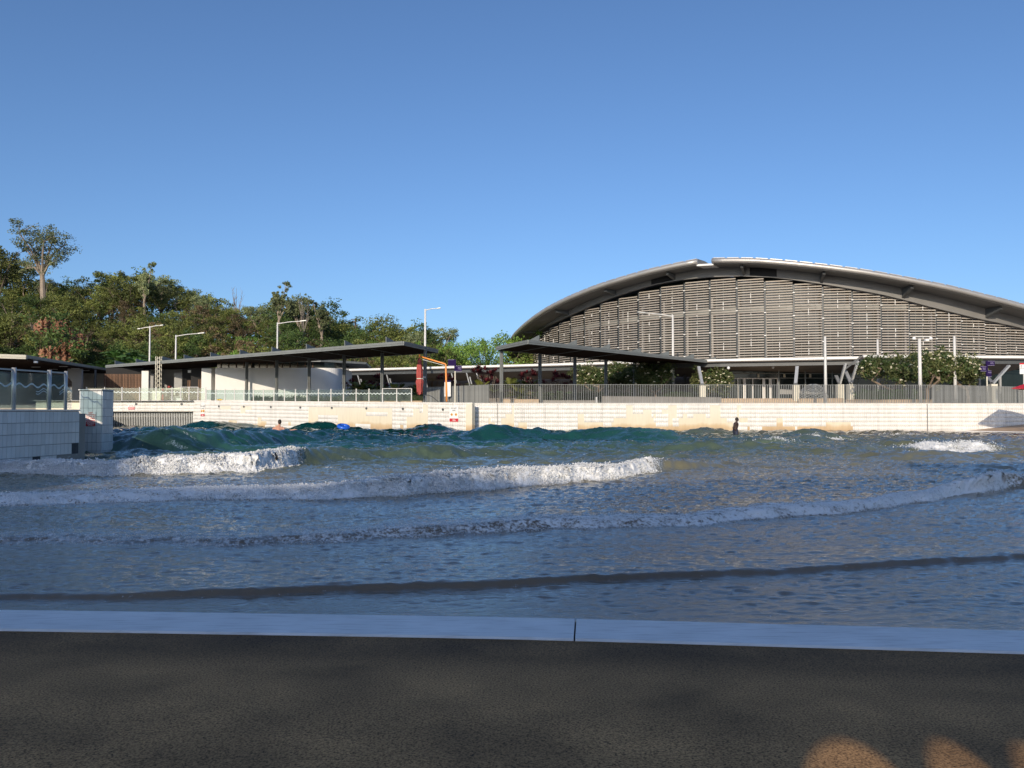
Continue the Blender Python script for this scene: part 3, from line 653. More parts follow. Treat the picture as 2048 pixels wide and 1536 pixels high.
# right wall (wall B)
dB = (Vector((WB_R[0], WB_R[1], 0)) - Vector((WB_L[0], WB_L[1], 0))).normalized(); nB = Vector((dB.y, -dB.x, 0))
wB = thing('pool_wall', 'long white tiled pool wall with missing tiles below the bar railing', 'wall', (WB_L[0], WB_L[1], 0))
wallbody(WB_L, WB_R, WB_Z, WB_Z, -2.5, nB, .6, M['bare'], 'wall_core', wB)
tiles_joined('tile', WB_L, WB_R, lambda t: WB_Z - .01, lambda t: -.35, wB, nB)
cp_ = MB(); pA = Vector((WB_L[0], WB_L[1], 0)); pB = Vector((WB_R[0], WB_R[1], 0))
cp_.hexa([(p.x, p.y, WB_Z + .002) for p in (pA + nB * .03, pB + nB * .03, pB - nB * .6, pA - nB * .6)], [(p.x, p.y, WB_Z + .03) for p in (pA + nB * .03, pB + nB * .03, pB - nB * .6, pA - nB * .6)])
cp_.build('coping', M['render'], wB)
px_ = XY(1849, 66.0); q = Vector((px_[0], WB_L[1] + (px_[0] - WB_L[0]) * dB.y / dB.x, 0)) + nB * .024
MB().box((q.x, q.y, .7), (.05, .004, 2.85), math.atan2(dB.y, dB.x)).build('expansion_joint', M['joint'], wB)
q = pA + dB * (XY(995, 64)[0] - WB_L[0]) + nB * .024
MB().box((q.x, q.y, .7), (.03, .004, 2.85), math.atan2(dB.y, dB.x)).build('expansion_joint', M['joint'], wB)
# left wall (wall A)
dA = (Vector((WA_R[0], WA_R[1], 0)) - Vector((WA_L[0], WA_L[1], 0))).normalized(); nA = Vector((dA.y, -dA.x, 0))
wA = thing('pool_wall', 'white tiled pool wall with patched render below the glass railing', 'wall', (WA_L[0], WA_L[1], 0))
wallbody(WA_L, WA_R, WA_ZL, WA_ZR, -2.5, nA, .3, M['bare'], 'wall_core', wA)
tiles_joined('tile', WA_L, WA_R, lambda t: WA_ZL + (WA_ZR - WA_ZL) * t - .01, lambda t: -.35, wA, nA)
pA, pB = Vector((WA_L[0], WA_L[1], 0)), Vector((WA_R[0], WA_R[1], 0))
MB().hexa([(p.x, p.y, z_ + .002) for p, z_ in ((pA + nA * .03, WA_ZL), (pB + nA * .03, WA_ZR), (pB - nA * .34, WA_ZR), (pA - nA * .34, WA_ZL))],
          [(p.x, p.y, z_ + .03) for p, z_ in ((pA + nA * .03, WA_ZL), (pB + nA * .03, WA_ZR), (pB - nA * .34, WA_ZR), (pA - nA * .34, WA_ZL))]).build('coping', M['render'], wA)
def onA(px, off=0.0):   # point on wall A's line seen at column px
    u = (px - 1024) / F; a0 = pA + nA * off
    t = (u * a0.y - a0.x) / (dA.x - u * dA.y); return a0 + dA * t
def zA(p): return WA_ZL + (WA_ZR - WA_ZL) * max(0, min(1, (Vector((p.x, p.y, 0)) - pA).dot(dA) / (pB - pA).length))
for px in (438, 488, 542, 601, 664, 733, 806, 886):
    q = onA(px, .024); 
    MB().tube([q + Vector((0, 0, zA(q) - .52)), q + nA * .03 + Vector((0, 0, zA(q) - .52))], .10, 12).build('jet_nozzle', M['darksteel'], wA)
# wall end pier
q = onA(938.5, .0); rz = math.atan2(dA.y, dA.x)
pier = MB(); pier.box((q.x, q.y - .05, .0), (.50, .5, 4.25), .0); pier.build('end_pier', M['bare'], wA)
# wave chamber mouth: beam and bar screen
g0, g1 = XY(196, 80.0), XY(387.3, 80.0)
wc = thing('wave_chamber', 'tiled beam over a screen of vertical bars where the waves come out', 'pool wall', (g0[0], g0[1], 0))
MB().box(((g0[0] + g1[0]) / 2 - 3, 80.5, 2.02), (g1[0] - g0[0] + 6, 1.0, 1.04)).build('beam', M['bare'], wc)
tiles_joined('tile', g0, g1, lambda t: 2.53, lambda t: 1.52, wc, Vector((0, -1, 0)), False)
MB().box(((g0[0] + g1[0]) / 2 - 3, 79.98, 2.553), (g1[0] - g0[0] + 6, 1.1, .028)).build('coping', M['render'], wc)
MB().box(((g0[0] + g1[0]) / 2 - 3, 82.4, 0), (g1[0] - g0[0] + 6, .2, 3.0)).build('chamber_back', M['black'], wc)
bar = MB().box((0, 0, .1), (.06, .06, 2.7)); nb = 57; b0 = None
for i in range(nb):
    x = g0[0] + (g1[0] - g0[0]) * (i + .5) / nb
    if b0 is None: b0 = bar.build('bar', M['steel'], wc, local=True); b0.location = (x - g0[0], .55, 0)
    else: copyto(b0, (x - g0[0], .55, 0), wc)
for px in (272, 363): 
    q = P(px, 808, 79.95); MB().tube([q, q + Vector((0, -.03, 0))], .11, 12).build('jet_nozzle', M['darksteel'], wc)

# near side wall with single tiles, and the tiled pillar
def tiles_single(parent, A, B, ztop, rows, n_out, first=0, missing=(), thick=.025):
    A, B = Vector((A[0], A[1], 0)), Vector((B[0], B[1], 0)); L = (B - A).length; d = (B - A) / L; nc = round(L / TW); tw = L / nc
    rz = math.atan2(d.y, d.x); proto = None; base = wloc(parent); cnt = 0
    rnd = random.Random(9)
    for c in range(nc):
        for r_ in range(rows):
            if (c, r_) in missing: continue
            zc = ztop - first - TH * (r_ + .5); p = A + d * (tw * (c + .5)) + n_out * (thick / 2 + rnd.uniform(-.0015, .0015))
            if proto is None:
                x, y, z = (tw - GAP) / 2, thick / 2, (TH - GAP) / 2; e_ = .003
                b_ = [(-x, -y, -z), (x, -y, -z), (x, y, -z), (-x, y, -z)]
                m_ = MB().add([(-x, y, -z), (x, y, -z), (x, y, z), (-x, y, z), (-x + e_, -y, -z + e_), (x - e_, -y, -z + e_), (x - e_, -y, z - e_), (-x + e_, -y, z - e_)],
                              [(4, 5, 6, 7), (0, 1, 5, 4), (1, 2, 6, 5), (2, 3, 7, 6), (3, 0, 4, 7)])
                o = m_.build('tile', M['tilenear'], parent, local=True); proto = o
            else: o = proto.copy(); COL.objects.link(o); o.parent = parent
            o.location = Vector((p.x, p.y, zc)) - base; o.rotation_euler = (0, 0, rz)
dN = (NW1 - NW0).normalized(); nN = Vector((dN.y, -dN.x, 0))
NZ = 1.585
nw = thing('side_wall', 'white tiled side wall under the smeared glass railing beside the breaking wave', 'wall', tuple(NW0))
st = NW0 - dN * 4.0
wallbody(st, NW1, NZ, NZ, -2.5, nN, .35, M['joint'], 'wall_core', nw)
miss = {(c, 4) for c in (28, 29, 32, 33, 38, 39, 40, 41, 42, 43, 44, 46)} | {(c, 3) for c in (44, 45, 46)} | {(c, 5) for c in range(34, 47)}
NL = round((NW1 - st).length / TW)
miss = {(c, r_) for c in range(NL) for r_ in range(3, 7) if (r_ == 3 and c >= NL - 2) or (r_ == 4 and (c >= NL - 6 or c in (NL - 11, NL - 12))) or (r_ == 5 and c >= NL - 9)}
tiles_single(nw, st, NW1, NZ - .012, 6, nN, 0, miss)
p4 = [st + nN * .04, NW1 + nN * .04 + dN * .02, NW1 - nN * .35 + dN * .02, st - nN * .35]
MB().hexa([(p.x, p.y, NZ + .002) for p in p4], [(p.x, p.y, NZ + .045) for p in p4]).build('coping', M['whitepost'], nw)
bs = NW1 - dN * 1.15
MB().hexa([(p.x, p.y, -.4) for p in (bs + nN * .008, NW1 + nN * .008, NW1 - nN * .1, bs - nN * .1)], [(p.x, p.y, NZ - 1.33) for p in (bs + nN * .008, NW1 + nN * .008, NW1 - nN * .1, bs - nN * .1)]).build('bare_patch', M['greyconc'], nw)
# pillar
pl0, pl1 = XY(159.5, 32.0), XY(203.5, 32.0)
pil = thing('tiled_pillar', 'tall white tiled pillar carrying the red and white lifeguard sign', 'pillar', (pl0[0], pl0[1], 0))
MB().box(((pl0[0] + pl1[0]) / 2, 32.0 + .45, -.1), (pl1[0] - pl0[0], .9, 4.96)).build('pillar_core', M['joint'], pil)
tiles_single(pil, pl0, pl1, 2.372, 9, Vector((0, -1, 0)), .02, {(0, 0)} - {(0, 0)})
tiles_single(pil, pl1, (pl1[0], 32.9), 2.372, 9, Vector((1, 0, 0)), .02)
MB().box(((pl0[0] + pl1[0]) / 2, 32.43, 2.40), (pl1[0] - pl0[0] + .06, .98, .04)).build('coping', M['whitepost'], pil)

# ------------------------------------------------------------------ signs on the walls
def board(label, px0, px1, py0, py1, Y, cat='sign', off=.0):
    a_, b_ = P(px0, py1, Y), P(px1, py0, Y)
    t = thing('warning_sign', label, cat, (a_.x, Y, a_.z))
    MB().box(((a_.x + b_.x) / 2, Y, (a_.z + b_.z) / 2), (b_.x - a_.x, .012, b_.z - a_.z)).build('panel', M['signwhite'], t)
    return t, a_, b_
def red_panel(t, px0, px1, py0, py1, Y):
    a_, b_ = P(px0, py1, Y), P(px1, py0, Y)
    return MB().box(((a_.x + b_.x) / 2, Y - .009, (a_.z + b_.z) / 2), (b_.x - a_.x, .008, b_.z - a_.z)).build('red_panel', M['red'], t)
Ys = 31.955
t, _, _ = board('white and red stairwell sign on the tiled pillar', 171.3, 191.3, 823.5, 853, Ys)
red_panel(t, 171.8, 190.8, 840, 852.3, Ys)
for s_, y in (('KEEP', 825.8), ('STAIRWELL', 829.6), ('CLEAR AT', 833.4), ('ALL TIMES', 837.0)): text(t, s_, P(181.3, y, Ys - .01), .078, M['red'])
for s_, y in (('LIFEGUARD', 842.6), ('ACCESS', 846.2), ('ONLY', 849.9)): text(t, s_, P(181.3, y, Ys - .018), .085, M['signwhite'])
Ys = 79.93
t, _, _ = board('small red and white sign on the beam above the wave screen', 256, 269.2, 809, 819.5, Ys)
red_panel(t, 256.3, 269, 814, 819.2, Ys)
text(t, 'DANGER', P(262.6, 810.4, Ys - .01), .10, M['red']); text(t, 'KEEP CLEAR', P(262.6, 812.6, Ys - .01), .09, M['red'])
text(t, 'DO NOT', P(262.6, 815.4, Ys - .018), .12, M['signwhite']); text(t, 'APPROACH', P(262.6, 817.8, Ys - .018), .12, M['signwhite'])
def depth_sign(label, px, w_, y0, ydo, ydia, yred0, yred1, depth):
    q = onA(px, .03); Y = q.y - .02; rz = math.atan2(dA.y, dA.x)
    t = thing('depth_sign', label, 'sign', (q.x, Y, 0)); t.rotation_euler = (0, 0, rz)
    k_ = Y / F; zc = lambda py: EYE + (821 - py) * k_
    W = w_ * k_ / math.cos(rz) * (1 if True else 1)
    def L(m_, name, mt): return m_.build(name, mt, t, local=True)
    z0, z1 = zc(yred1 + .5), zc(y0)
    L(MB().box((0, 0, (z0 + z1) / 2), (W, .012, z1 - z0)), 'panel', M['signwhite'])
    L(MB().box((0, -.010, (zc(yred0) + zc(yred1)) / 2), (W * .98, .006, zc(yred0) - zc(yred1))), 'red_panel', M['red'])
    for sgn in (-1, 1):
        cx, cz, r_ = sgn * W * .24, zc(ydia), 3.1 * k_
        d_ = L(MB().add([(cx - r_ * 1.0, -.011, cz), (cx, -.011, cz - r_ * 1.15), (cx + r_, -.011, cz), (cx, -.011, cz + r_ * 1.15)], [(0, 1, 2, 3)]), 'hazard_diamond', M['amber'])
        m_ = MB().add([(cx - r_ * .5, -.014, cz + .3 * r_), (cx - r_ * .6, -.014, cz - .1 * r_), (cx + r_ * .1, -.014, cz - .6 * r_), (cx + r_ * .3, -.014, cz - .3 * r_), (cx - r_ * .2, -.014, cz + .0 * r_)], [(0, 1, 2, 3, 4)])
        m_.build('pictogram', M['signblack'], d_, local=True)
    def tx(s_, py, size, mt, y=-.012):
        o = text(t, s_, (0, 0, 0), size, mt); o.location = (0, y, zc(py)); return o
    tx('DO NOT', ydo, 3.6 * k_, M['signblack']); tx('DIVE', ydo + 4.6, 3.8 * k_, M['signblack']); tx(depth, (yred0 + yred1) / 2, 4.6 * k_, M['signwhite'], -.016)
depth_sign('depth sign with two amber diamonds beside the end of the tiled wall', 908, 18.5, 813, 816.5, 829, 837, 843.3, '1.8m')
depth_sign('smaller depth sign with two amber diamonds next to the wave screen', 406, 10, 808, 812.5, 822, 828, 832.4, '2m')
# ================================================================== PAVILIONS
RZ = 6.54                     # height of the pavilion roofs
def YH(py, z=RZ): return (z - EYE) * F / (821 - py)
def lerp(a_, b_, t): return a_ + (b_ - a_) * t
def isect(px, A, d):          # point on the plan line A + t d seen at column px
    u = (px - 1024) / F; t = (u * A.y - A.x) / (d.x - u * d.y); return A + d * t
def pavilion(label, A, B, C, cols, fins, c0, ceil_lines):
    A, B, C = (Vector((p[0], p[1], 0)) for p in (A, B, C)); D = B + (C - A)
    t = thing('pavilion', label, 'pavilion', (c0[0], c0[1], 2.12))
    ctr = (A + B + C + D) / 4
    pl = [A, C, D, B] if (C - A).cross(B - A).z > 0 else [A, B, D, C]
    def inset(p, k_): return p + (ctr - p).normalized() * k_
    q = [inset(p, .12) for p in pl]
    MB().hexa([(p.x, p.y, RZ + .02) for p in q], [(p.x, p.y, RZ + .20) for p in q]).build('roof_deck', M['greyfascia'], t)
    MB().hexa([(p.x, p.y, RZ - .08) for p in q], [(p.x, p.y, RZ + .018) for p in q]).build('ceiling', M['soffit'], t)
    for i in range(4):
        p0, p1 = pl[i], pl[(i + 1) % 4]; d = (p1 - p0).normalized() * .001
        m_ = MB(); m_.beam((p0.x, p0.y, RZ - .06), (p1.x, p1.y, RZ - .06), .10, .12); m_.beam((p0.x, p0.y, RZ + .095), (p1.x, p1.y, RZ + .095), .14, .17)
        m_.build('fascia', M['greyfascia'], t)
    din = (C - A).normalized(); dal = (B - A).normalized()
    c0 = Vector((c0[0], c0[1], 0))
    proto = None
    for px in cols:
        p = isect(px, c0, dal)
        m_ = MB(); r_ = .115
        rz = math.atan2(dal.y, dal.x)
        m_.box((p.x, p.y, (2.12 + RZ - .08) / 2), (.10, .30, RZ - .08 - 2.12 - .004), rz); m_.box((p.x, p.y, (2.12 + RZ - .08) / 2), (.24, .06, RZ - .08 - 2.12 - .006), rz)
        m_.build('column', M['darkcol'], t)
    for px in fins:
        p = isect(px, A, dal) + din * .15; L = 3.4; s_ = dal * .045
        e_ = p + din * L
        b_ = [p - s_, p + s_, e_ + s_, e_ - s_]
        MB().hexa([(v.x, v.y, RZ + .2) for v in b_], [(b_[0].x, b_[0].y, RZ + .64), (b_[1].x, b_[1].y, RZ + .64), (b_[2].x, b_[2].y, RZ + .24), (b_[3].x, b_[3].y, RZ + .24)]).build('roof_fin', M['greyfascia'], t)
    for px in ceil_lines:
        p = isect(px, A, dal) + din * .3; e_ = p + din * ((C - A).length - .6)
        MB().beam((p.x, p.y, RZ - .10), (e_.x, e_.y, RZ - .10), .05, .04).build('ceiling_batten', M['greyfascia'], t)
    return t
M['darkcol'] = mat('column_grey_paint', (.17, .18, .175), .5, .1, 1.5)
A = XY(806, YH(687)); B = XY(211, YH(733.5)); C = XY(875, YH(703))
pavilion('dark roofed pavilion behind the glass railing, open at the white curved building', A, B, C, (439, 493, 553, 618, 688, 764, 850), (227, 269, 322, 365, 418, 477, 541, 610, 687, 770), XY(850, 66.3), (480, 560, 640, 730))
A = XY(1056, YH(684.5)); B = XY(1458, YH(728)); C = XY(979, YH(700.5)); C = (A[0] + (C[0] - A[0]) * .8, A[1] + (C[1] - A[1]) * .8)
pavilion('dark roofed pavilion in front of the arched hall, behind the bar railing', A, B, C, (1003, 1080, 1150, 1212, 1269, 1320, 1370), (1080, 1155, 1222, 1284, 1340, 1390, 1434), XY(1003, 66.3), (1100, 1170, 1240))

# ================================================================== BUILDINGS ON THE LEFT
# dark roofed amenities block
za = 6.5
f0, f1, f2 = XY(-180, YH(702, za)), XY(50, YH(709.5, za)), XY(211, YH(736, za))
kb = thing('amenities_block', 'low building with a flat dark roof and recessed ceiling lights behind the tall glass railing', 'building', (f1[0], f1[1], 2.1))
pl = [f0, f1, f2, (f2[0] - 6, f2[1] + 14), (f0[0] - 30, f0[1] + 34)]
MB().prism(pl, za - .28, za - .02).build('roof', M['darksteel'], kb)
for (a_, b_, mt) in ((f0, f1, M['cream']), (f1, f2, M['greyfascia'])):
    m_ = MB(); m_.beam((*a_, za - .12), (*b_, za - .12), .16, .22); m_.beam((*a_, za - .31), (*b_, za - .31), .10, .14); m_.build('fascia', mt, kb)
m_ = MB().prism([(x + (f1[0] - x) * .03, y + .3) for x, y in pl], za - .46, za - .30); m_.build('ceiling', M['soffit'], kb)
for px, py in ((72, 734), (107, 738.5), (127, 733), (151, 737), (142, 742), (171, 741)):
    q = P(px, py, 1); d = Vector(q) - Vector((0, 0, EYE)); tt = (za - .47 - EYE) / d.z; q = Vector((0, 0, EYE)) + d * tt
    MB().box((q.x, q.y, za - .475), (.8, .25, .03)).build('ceiling_light', M['signwhite'], kb)
MB().box((-56, 99, 4.2), (30, .3, 4.2)).build('rear_wall', M['greyrender'], kb)
MB().box((XY(150, 88)[0], 88, 4.1), (1.5, .3, 4.0)).build('wall_panel', M['greyrender'], kb)
MB().box((-58, 84, 4.1), (6, .3, 4.0)).build('wall_panel', M['timber'], kb)
for px, Y in ((190, 90), (240, 92.5)): q = XY(px, Y); MB().tube([(*q, 2.1), (*q, za - .46)], .12, 10).build('column', M['darksteel'], kb)
MB().box((f1[0] + .2, f1[1] + 1.2, za - .56), (.25, .25, .18)).build('camera_dome', M['signwhite'], kb)
# timber screen
q0, q1 = XY(207, 91), XY(284, 91)
ts = thing('timber_screen', 'tall dark brown timber batten screen under the pavilion roof', 'screen', (q0[0], q0[1], 2.12))
pr = None; nb = 26
for i in range(nb):
    x = (q1[0] - q0[0]) * (i + .5) / nb
    if pr is None: pr = MB().box((0, 0, 1.75), (.10, .05, 3.5)).build('batten', M['timber'], ts, local=True); pr.location = (x, 0, 0)
    else: copyto(pr, (x, random.uniform(-.01, .01), 0), ts)
for z_ in (.4, 1.9, 3.2): MB().box(((q0[0] + q1[0]) / 2, 91.06, 2.12 + z_), (q1[0] - q0[0], .06, .1)).build('rail', M['timber'], ts)
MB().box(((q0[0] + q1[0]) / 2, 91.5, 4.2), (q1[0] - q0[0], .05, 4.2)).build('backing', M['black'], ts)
# white curved building
wb = thing('changing_room', 'white rendered building with a rounded corner and a timber clerestory under the pavilion', 'building', (-24, 84, 2.12))
x0, x1 = XY(430, 84)[0], XY(673, 84)[0]; rr = 1.7
pts = [(x0, 84.0), (x1 - rr, 84.0)] + [(x1 - rr + rr * math.sin(t), 84 + rr - rr * math.cos(t)) for t in [i * math.pi / 2 / 10 for i in range(1, 11)]] + [(x1, 92), (x0, 92)]
MB().prism(pts, 2.0, 5.93).build('wall', M['render'], wb)
ins = [(x0 + .1, 84.25), (x1 - rr, 84.25)] + [(x1 - rr + (rr - .25) * math.sin(t), 84.25 + rr - .25 - (rr - .25) * math.cos(t)) for t in [i * math.pi / 2 / 6 for i in range(1, 7)]] + [(x1 - .25, 91.7), (x0 + .1, 91.7)]
MB().prism(ins, 5.932, 6.5).build('clerestory', M['darkglass'], wb)
pr = None
for i in range(15):
    x = x0 + .5 + i * .78
    if x > x1 - rr: break
    if pr is None: pr = MB().box((0, 0, .28), (.07, .10, .54)).build('mullion', M['timber'], wb, local=True); pr.location = (x + 24, .2, 3.82)
    else: copyto(pr, (x + 24, .2, 3.82), wb)
MB().prism([(x0 - 2, 83.2), (XY(640, 83)[0], 83.2), (XY(732, 88)[0], 88.0), (XY(732, 88)[0] - 1, 97), (x0 - 2, 97)], 6.52, 6.74).build('roof', M['greyfascia'], wb)
# recessed entry left of the white wall: grey walls, dark doorway and timber gates
x0, x1 = XY(285, 92)[0], XY(430, 84)[0]
en = thing('entry_recess', 'shaded grey entry recess with timber gates beside the white building', 'building', ((x0 + x1) / 2, 89, 2.12))
MB().box((XY(330, 95)[0], 95, 4.2), (9, .3, 4.2)).build('rear_wall', M['greyrender'], en)
MB().box((XY(291.5, 90)[0], 90, 4.0), (.75, .5, 3.8)).build('wall_stub', M['render'], en)
MB().box((XY(305, 92)[0], 92, 3.9), (.5, .4, 3.6)).build('wall_stub', M['greyrender'], en)
MB().box((XY(360, 90)[0], 90, 3.9), (1.2, .3, 3.6)).build('wall_panel', M['greyrender'], en)
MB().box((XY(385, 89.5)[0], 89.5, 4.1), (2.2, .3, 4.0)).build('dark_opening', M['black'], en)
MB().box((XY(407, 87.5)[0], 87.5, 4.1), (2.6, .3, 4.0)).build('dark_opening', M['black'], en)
MB().box((XY(425, 86)[0], 86, 4.0), (1.0, 3.6, 3.8)).build('wall_panel', M['render'], en)
for px0, px1, Y in ((374, 388, 88.6), (395.5, 419.5, 86.6)):
    n_ = max(4, int((px1 - px0) / 3.2)); pr = None
    for i in range(n_):
        x = XY(px0 + (px1 - px0) * (i + .5) / n_, Y)[0]
        b_ = MB().box((x, Y, 3.5), (.11, .04, 2.7)) 
        b_.build('gate_slat', M['timber'], en)
MB().box((XY(408, 86.5)[0], 86.45, 2.3), (1.2, .3, .3)).build('door_step', M['tan'], en)
MB().box((XY(381, 88)[0], 87.9, 5.75), (.55, .06, .28)).build('entry_sign', M['signwhite'], en)

# ================================================================== THE ARCHED HALL
HC = Vector((41.9, 129.4, 0)); HR = 39.3; STEP = R(4.46)
dir0 = (Vector((29.8, 92.0, 0)) - HC).normalized()
def hpt(ang, r_, z=0):         # ang > 0 goes to the right of the picture
    c_, s_ = math.cos(ang), math.sin(ang); d = Vector((dir0.x * c_ - dir0.y * s_, dir0.x * s_ + dir0.y * c_, 0)); p = HC + d * r_; p.z = z; return p
def hang(px, r_):              # angle at which the circle of radius r_ is met along column px (None past the edge)
    u = Vector(((px - 1024) / F, 1, 0)).normalized(); b_ = u.dot(HC); c_ = HC.length_squared - r_ * r_; disc = b_ * b_ - c_
    if disc < 0: return None
    p = u * (b_ - math.sqrt(disc)); v = (p - HC).normalized(); return math.atan2(dir0.x * v.y - dir0.y * v.x, dir0.dot(v))
def zat(px, py, ang, r_): p = hpt(ang, r_); return EYE + (821 - py) / F * p.y
hall = thing('arched_hall', 'big arched hall clad in rows of horizontal slats under a curved metal roof', 'building', (29.8, 92.0, 2.12))
TOPS = {0: 561, 1: 567, 2: 572, 3: 582, 4: 593, 5: 604, 6: 614, 7: 626, 8: 634, 9: 645, 10: 656, 11: 668, 12: 680, 13: 690, -1: 558, -2: 558, -3: 563, -4: 572, -5: 582, -6: 595, -7: 605, -8: 618, -9: 632, -10: 645, -11: 655, -12: 664, -13: 673, -14: 682, -15: 690}
ZB = 6.2; SP_ = .286; rest = MB(); nparts = 0; seams = MB(); rods = MB(); clips = MB()
bays = sorted(TOPS, key=lambda k_: abs(k_ + .5))
slmesh = {}
for k_ in bays:
    a0, a1 = (k_ - .5) * STEP, (k_ + .5) * STEP; am = k_ * STEP
    c_ = hpt(am, HR); ztop = EYE + (821 - TOPS[k_]) / F * c_.y
    p0, p1 = hpt(a0, HR), hpt(a1, HR); d = (p1 - p0); L = d.length; d.normalize()
    tw = R(-3.5); d2 = Vector((d.x * math.cos(tw) - d.y * math.sin(tw), d.x * math.sin(tw) + d.y * math.cos(tw), 0))
    n2 = Vector((d2.y, -d2.x, 0)); mid = (p0 + p1) / 2
    z_ = ztop; first = True
    while z_ > ZB:
        L2 = L * .5 * random.uniform(.925, .94)
        if nparts < 298:
            nm = (k_,)
            if nm not in slmesh:
                rz = math.atan2(d2.y, d2.x)
                o = MB().box((0, 0, 0), (L * .93, .085, .125), rz).build('slat', M['slat'], hall, local=True); slmesh[nm] = o
            else:
                o = slmesh[nm].copy(); COL.objects.link(o); o.parent = hall
            o.location = Vector((mid.x, mid.y, z_)) - hall.location + n2 * random.uniform(-.012, .012); nparts += 1
        else: rest.beam((*(mid - d2 * L2).xy, z_), (*(mid + d2 * L2).xy, z_), .085, .125)
        z_ -= SP_
    q = p0 - n2 * .16; seams.box((q.x, q.y, (ztop + ZB) / 2), (.16, .16, ztop - ZB), math.atan2(d2.y, d2.x))
    q = mid - n2 * .10; rods.box((q.x, q.y, (ztop + ZB) / 2), (.035, .035, ztop - ZB), 0)
    for t_ in (.25, .75): q = lerp(p0, p1, t_) - n2 * .09; rods.box((q.x, q.y, (ztop + ZB) / 2), (.02, .02, ztop - ZB), 0)
    zz = ztop - .9
    while zz > ZB: q = p0 + n2 * .03; clips.box((q.x, q.y, zz), (.22, .10, .10), math.atan2(d2.y, d2.x)); zz -= SP_ * 9
    zz = ztop - .5
    while zz > ZB:
        if random.random() < .28: q = mid + n2 * .05; clips.box((q.x, q.y, zz), (.06, .05, .13 if random.random() < .6 else .35), 0)
        zz -= SP_
tag(rest.build('slat', M['slat'], hall), kind='stuff')
tag(seams.build('slat_post', M['darksteel'], hall), kind='stuff'); tag(rods.build('hanger_rod', M['greyfascia'], hall), kind='stuff'); tag(clips.build('slat_clip', M['whitesteel'], hall), kind='stuff')
# dark glazed drum behind the slats, with its lighter ring beams
def ring(r0, r1, a0, a1, zlo, zhi, n_, name, mt, parent):
    m_ = MB(); vs = []; fs = []
    for i in range(n_ + 1):
        a_ = a0 + (a1 - a0) * i / n_
        for r_, z_ in ((r0, zlo(a_)), (r1, zlo(a_)), (r1, zhi(a_)), (r0, zhi(a_))): vs.append(hpt(a_, r_, z_))
    for i in range(n_):
        for j in range(4): fs.append((i * 4 + j, (i + 1) * 4 + j, (i + 1) * 4 + (j + 1) % 4, i * 4 + (j + 1) % 4))
    fs += [(0, 1, 2, 3), tuple(n_ * 4 + j for j in (3, 2, 1, 0))]
    return m_.add(vs, fs).build(name, mt, parent)
OUTL = [(1016, 687), (1025, 668), (1040, 652), (1055, 639), (1093, 613), (1137, 591), (1191, 569), (1246, 551.5), (1301, 536), (1355, 524), (1394, 516.5), (1424, 514.6), (1475, 514), (1519, 514.8), (1580, 519.5), (1660, 528), (1741, 538.7), (1821, 553), (1901, 569), (1982, 589), (2048, 606), (2140, 634)]
HE = 42.75
ea = []; ez = []
for px, py in OUTL:
    a_ = hang(px, HE)
    if a_ is None: continue
    ea.append(a_); ez.append(zat(px, py, a_, HE))
ea = np.array(ea); ez = np.array(ez)
lo = ea.min(); ea = np.concatenate([[lo - .7, lo - .35], ea, [ea.max() + .35, ea.max() + .9]]); ez = np.concatenate([[ez[0] - 4.6, ez[0] - 1.6], ez, [ez[-1] - 3.6, ez[-1] - 9]])
o_ = np.argsort(ea); ea, ez = ea[o_], ez[o_]
def zedge(a_): return float(np.interp(a_, ea, ez))
BANDL = [(1082, 659), (1120, 640), (1161, 621), (1219, 596.6), (1301, 570.6), (1360, 559), (1420, 553), (1480, 551), (1557, 554), (1660, 569), (1767, 588), (1875, 616), (1960, 637), (2048, 656)]
ba = []; bz = []
for px, py in BANDL:
    a_ = hang(px, HR + .45)
    if a_ is None: continue
    ba.append(a_); bz.append(zat(px, py, a_, HR + .45))
ba = np.array(ba); bz = np.array(bz)
def zband(a_): return float(np.interp(a_, ba, bz)) if ba[0] < a_ < ba[-1] else (bz[0] + (zedge(a_) - zedge(ba[0])) if a_ <= ba[0] else bz[-1] + (zedge(a_) - zedge(ba[-1])))
def zsof(a_): return max(zedge(a_) - .62, zband(a_) + .3)
alo, ahi = R(-108), R(62)
ring(HR - 1.6, HR - 1.3, alo, ahi, lambda a_: 2.1, lambda a_: zband(a_) + .2, 60, 'glazed_drum', M['darkglass'], hall)
def ringz(a_): return 11.9 + 1.2 * math.cos(a_ * 1.6)
ring(HR - .75, HR - .55, R(-44), R(34), lambda a_: ringz(a_) - .3, lambda a_: ringz(a_) + .32, 40, 'ring_beam', M['greenbeam'] if 'greenbeam' in M else M['greyfascia'], hall)
m_ = MB()
for i in range(-9, 9):
    q = hpt((i + .5) * STEP * 1.0, HR - .9); m_.box((q.x, q.y, 8.6), (.22, .22, 12 - max(0, abs(i) - 5) * .6), 0)
tag(m_.build('inner_post', M['greyrender'], hall), kind='stuff')
ring(HR + .1, HR + .45, alo, ahi, zband, lambda a_: zsof(a_) + .05, 70, 'arch_band', M['roofgrey'], hall)
